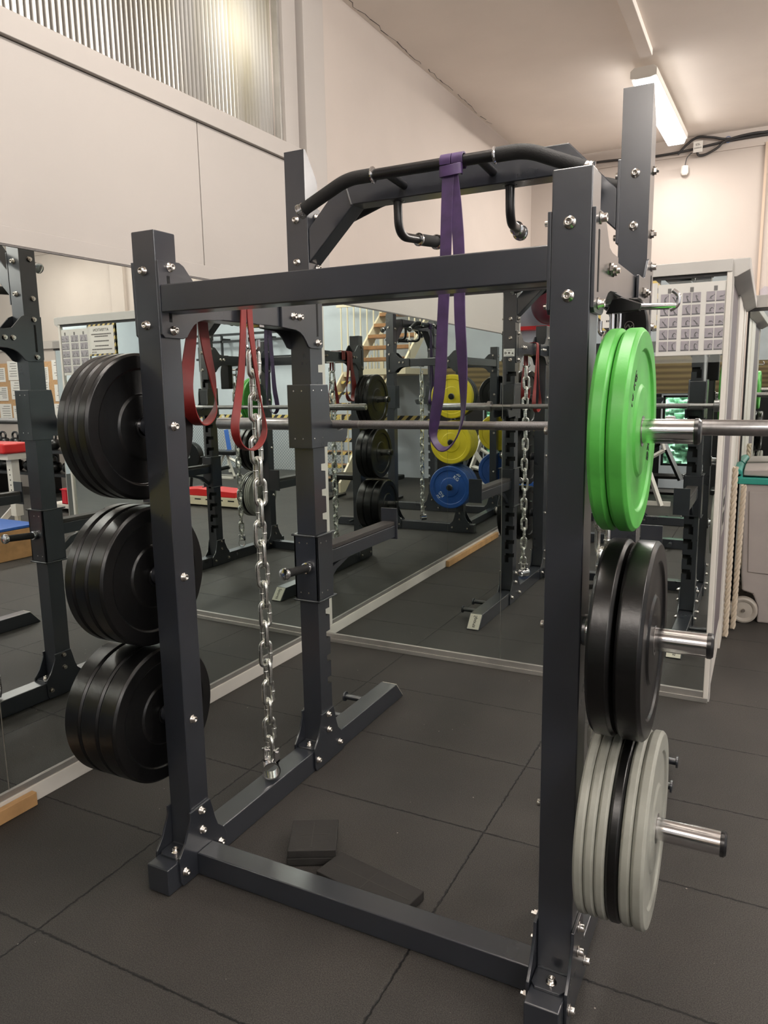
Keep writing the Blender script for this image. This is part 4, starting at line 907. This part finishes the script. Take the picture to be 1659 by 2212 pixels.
# planks over the window, window and hedge outside
bm = newbm(); box(bm, -.6, 1.5, SY, SY+.02, 1.30, 1.80); struct('trim_20', bm, PLANK)
bm = newbm(); box(bm, -.6, .20, SY, SY+.015, 0, 1.29); box(bm, .68, 1.5, SY, SY+.015, 0, 1.29); struct('trim_21', bm, BLACKM)
w2 = bpy.data.objects.new('window_2', None); COL.objects.link(w2); w2['kind'] = 'structure'
bm = newbm(); box(bm, .22, .25, SY-.06, SY-.01, .31, 1.27); box(bm, .63, .66, SY-.06, SY-.01, .31, 1.27); box(bm, .22, .66, SY-.06, SY-.01, .31, .34); box(bm, .22, .66, SY-.06, SY-.01, 1.24, 1.27); obj('window_frame', bm, BLACKM, w2)
PANE, n, l = nodemat('window_glass'); b = n['Principled BSDF']; b.inputs['Transmission Weight'].default_value = 1; b.inputs['Roughness'].default_value = 0; b.inputs['IOR'].default_value = 1.02
bm = newbm(); box(bm, .25, .63, SY-.04, SY-.035, .34, 1.24); obj('pane', bm, PANE, w2)
bm = newbm(); bmesh.ops.create_grid(bm, x_segments=70, y_segments=60, size=1.0)
for v in bm.verts:
    x, y = v.co.x, v.co.y; v.co = Vector((.4+x*1.2, SY-1.0+.12*math.sin(x*23+3*math.sin(y*17))*math.cos(y*29)+random.uniform(-.05, .05), .8+y*1.1))
hd = obj('hedge', bm, LEAF); tag(hd, 'green leafy hedge outside the low window in the far wall', 'hedge')
area('daylight', (.4, SY-.35, 2.3), 2.0, .5, 170, (math.radians(-50), 0, 0), (.85, 1.0, .95))
# red shelf and ball in the recess
bm = newbm(); box(bm, -2.3, -.95, SY+.0, SY+.25, 2.22, 2.27); tag(obj('red_shelf', bm, REDP), 'red shelf rail on the far wall of the recess', 'shelf')
bm = newbm(); bmesh.ops.create_uvsphere(bm, u_segments=40, v_segments=24, radius=.26)
for f in bm.faces: f.smooth = True
o = obj('gym_ball', bm, MAROON); o.location = (-1.30, SY+.27, 2.535); tag(o, 'maroon gym ball lying on the red shelf rail', 'ball')
t = thing('shelf_unit', 'grey storage shelf unit with hanging hooks in the recess', 'shelf', (-1.6, SY+.16, 0))
bm = newbm(); box(bm, -.7, .7, -.15, .14, 1.55, 1.85); obj('shelf_box', bm, ALUW, t, bevel=.005)
bm = newbm()
for k in range(9): cyl(bm, (-.6+k*.15, .15, 1.53), (-.6+k*.15, .20, 1.50), .008, 8)
bm.verts.index_update(); obj_each('hook', bm, STEEL, t)
# right side of the room, seen through the left mirror
t = thing('preacher_bench', 'tall white bench with a red pad', 'bench', (3.95, 3.1, 0))
bm = newbm(); box(bm, -.36, .5, -.15, .15, .87, .97); obj('red_pad', bm, REDP, t, bevel=.02, bseg=3)
bm = newbm(); box(bm, -.34, .5, -.10, .10, .81, .868); box(bm, -.30, -.22, -.04, .04, .25, .81); bar(bm, (-.26, 0, .36), (.25, 0, .0), .05); bar(bm, (-.26, 0, .36), (.05, .2, .0), .04); box(bm, -.34, .30, -.16, .16, 0, .035); obj('bench_frame', bm, WHITE, t)
bm = newbm()
for k in range(7): box(bm, -.265, -.255, -.042, -.038, .40+k*.05, .415+k*.05)
obj('adjuster_hole', bm, DARK, t)
t = thing('wooden_box', 'pine plyometric box with a blue top standing on the floor', 'box', (3.22, 2.55, 0))
bm = newbm(); box(bm, -.30, .30, -.22, .22, 0, .26); obj('box_body', bm, WOOD, t, bevel=.004)
bm = newbm(); box(bm, -.30, .30, -.22, .22, .261, .29); obj('blue_top', bm, BLUEP, t, bevel=.008)
t = thing('low_bench', 'low white bench carrying the red crate', 'bench', (4.55, 4.6, 0))
bm = newbm(); box(bm, -.5, .5, -.17, .17, .05, .10); box(bm, -.45, -.40, -.15, .15, 0, .05); box(bm, .40, .45, -.15, .15, 0, .05); obj('bench_top', bm, WHITE, t, bevel=.005)
t = thing('red_crate', 'red plastic crate on the low white bench', 'crate', (4.60, 4.6, .102))
bm = newbm()
for x0_, x1_, y0_, y1_ in ((-.20, .20, -.15, -.14), (-.20, .20, .14, .15), (-.20, -.19, -.15, .15), (.19, .20, -.15, .15)): box(bm, x0_, x1_, y0_, y1_, 0, .18)
box(bm, -.2, .2, -.15, .15, 0, .01); box(bm, -.215, .215, -.165, -.14, .17, .185); box(bm, -.215, .215, .14, .165, .17, .185); box(bm, -.215, -.19, -.165, .165, .17, .185); box(bm, .19, .215, -.165, .165, .17, .185)
for k in range(-1, 2): box(bm, k*.11-.005, k*.11+.005, -.16, -.15, 0, .17)
cr_ = obj('crate_body', bm, REDC, t, bevel=.002)
bm = newbm(); box(bm, -.045, .045, -.152, -.149, .12, .145); obj('hand_hole', bm, DARK, t)
t = thing('dumbbell_rack', 'black three tier rack against the back wall', 'rack', (6.4, 5.45, 0))
for z in (.30, .62): bm = newbm(); box(bm, -1.0, 1.0, -.25, .20, z, z+.04); obj('shelf', bm, BLACKM, t)
for x in (-.95, 0, .95): bm = newbm(); box(bm, x-.03, x+.03, -.2, .2, 0, .62); obj('leg', bm, BLACKM, t)
kb0 = None
for j, z in enumerate((.34, .66)):
    for k in range(7):
        if kb0 is None:
            r = thing('kettlebell', '', 'kettlebell', (0, 0, 0), 0, 'kettlebells on the black rack')
            bm = newbm(); lathe(bm, [(0, .001), (0, .05), (.03, .085), (.08, .095), (.13, .075), (.15, .04), (.152, .001)], 24, axis='z', closed=False); obj('bell_body', bm, RUB, r)
            bm = newbm(); tube(bm, bez([(-.05, 0, .13), (-.06, 0, .19), (-.03, 0, .225), (.03, 0, .225), (.06, 0, .19), (.05, 0, .13)], 5), .015, 10); obj('bell_handle', bm, BLACKM, r); kb0 = r; c = r
        else: c = copy_tree(kb0)
        c.location = (6.4-.85+k*.28, 5.38, z+.001); c.name = 'kettlebell'
        c['label'] = 'black kettlebell on the %s shelf of the black rack, %s from the booth side' % (('lower', 'upper')[j], ('first', 'second', 'third', 'fourth', 'fifth', 'sixth', 'last')[k])
# notice board and papers
t = thing('cork_board', 'cork notice board on the back wall', 'notice board', (7.15, NY-.026, 1.5))
bm = newbm(); box(bm, -.85, .85, 0, .012, -.45, .40); obj('board', bm, CORK, t)
rr = random.Random(5); names = ['far left', 'left', 'centre left', 'centre right', 'right']
for j in range(3):
    for k in range(5):
        x = 7.15-.68+k*.34+rr.uniform(-.04, .04); z = 1.5+.25-j*.29+rr.uniform(-.05, .05)
        t = thing('pinned_paper', 'white sheet pinned in the %s row of the cork board, %s' % (('top', 'middle', 'bottom')[j], names[k]), 'paper', (x, NY-.030-.0025*((j*5+k) % 4), z), 0, 'papers on the cork board')
        bm = newbm(); hw, hh2 = rr.uniform(.11, .155), rr.uniform(.10, .145); box(bm, -hw, hw, 0, .0015, -hh2, hh2); obj('sheet', bm, PAPER, t)
        bm = newbm()
        for q in range(6): box(bm, -hw*.75, hw*rr.uniform(.1, .75), -.0006, -.0001, hh2*(.7-q*.26), hh2*(.7-q*.26)+.008)
        obj('printed_line', bm, INKG, t)
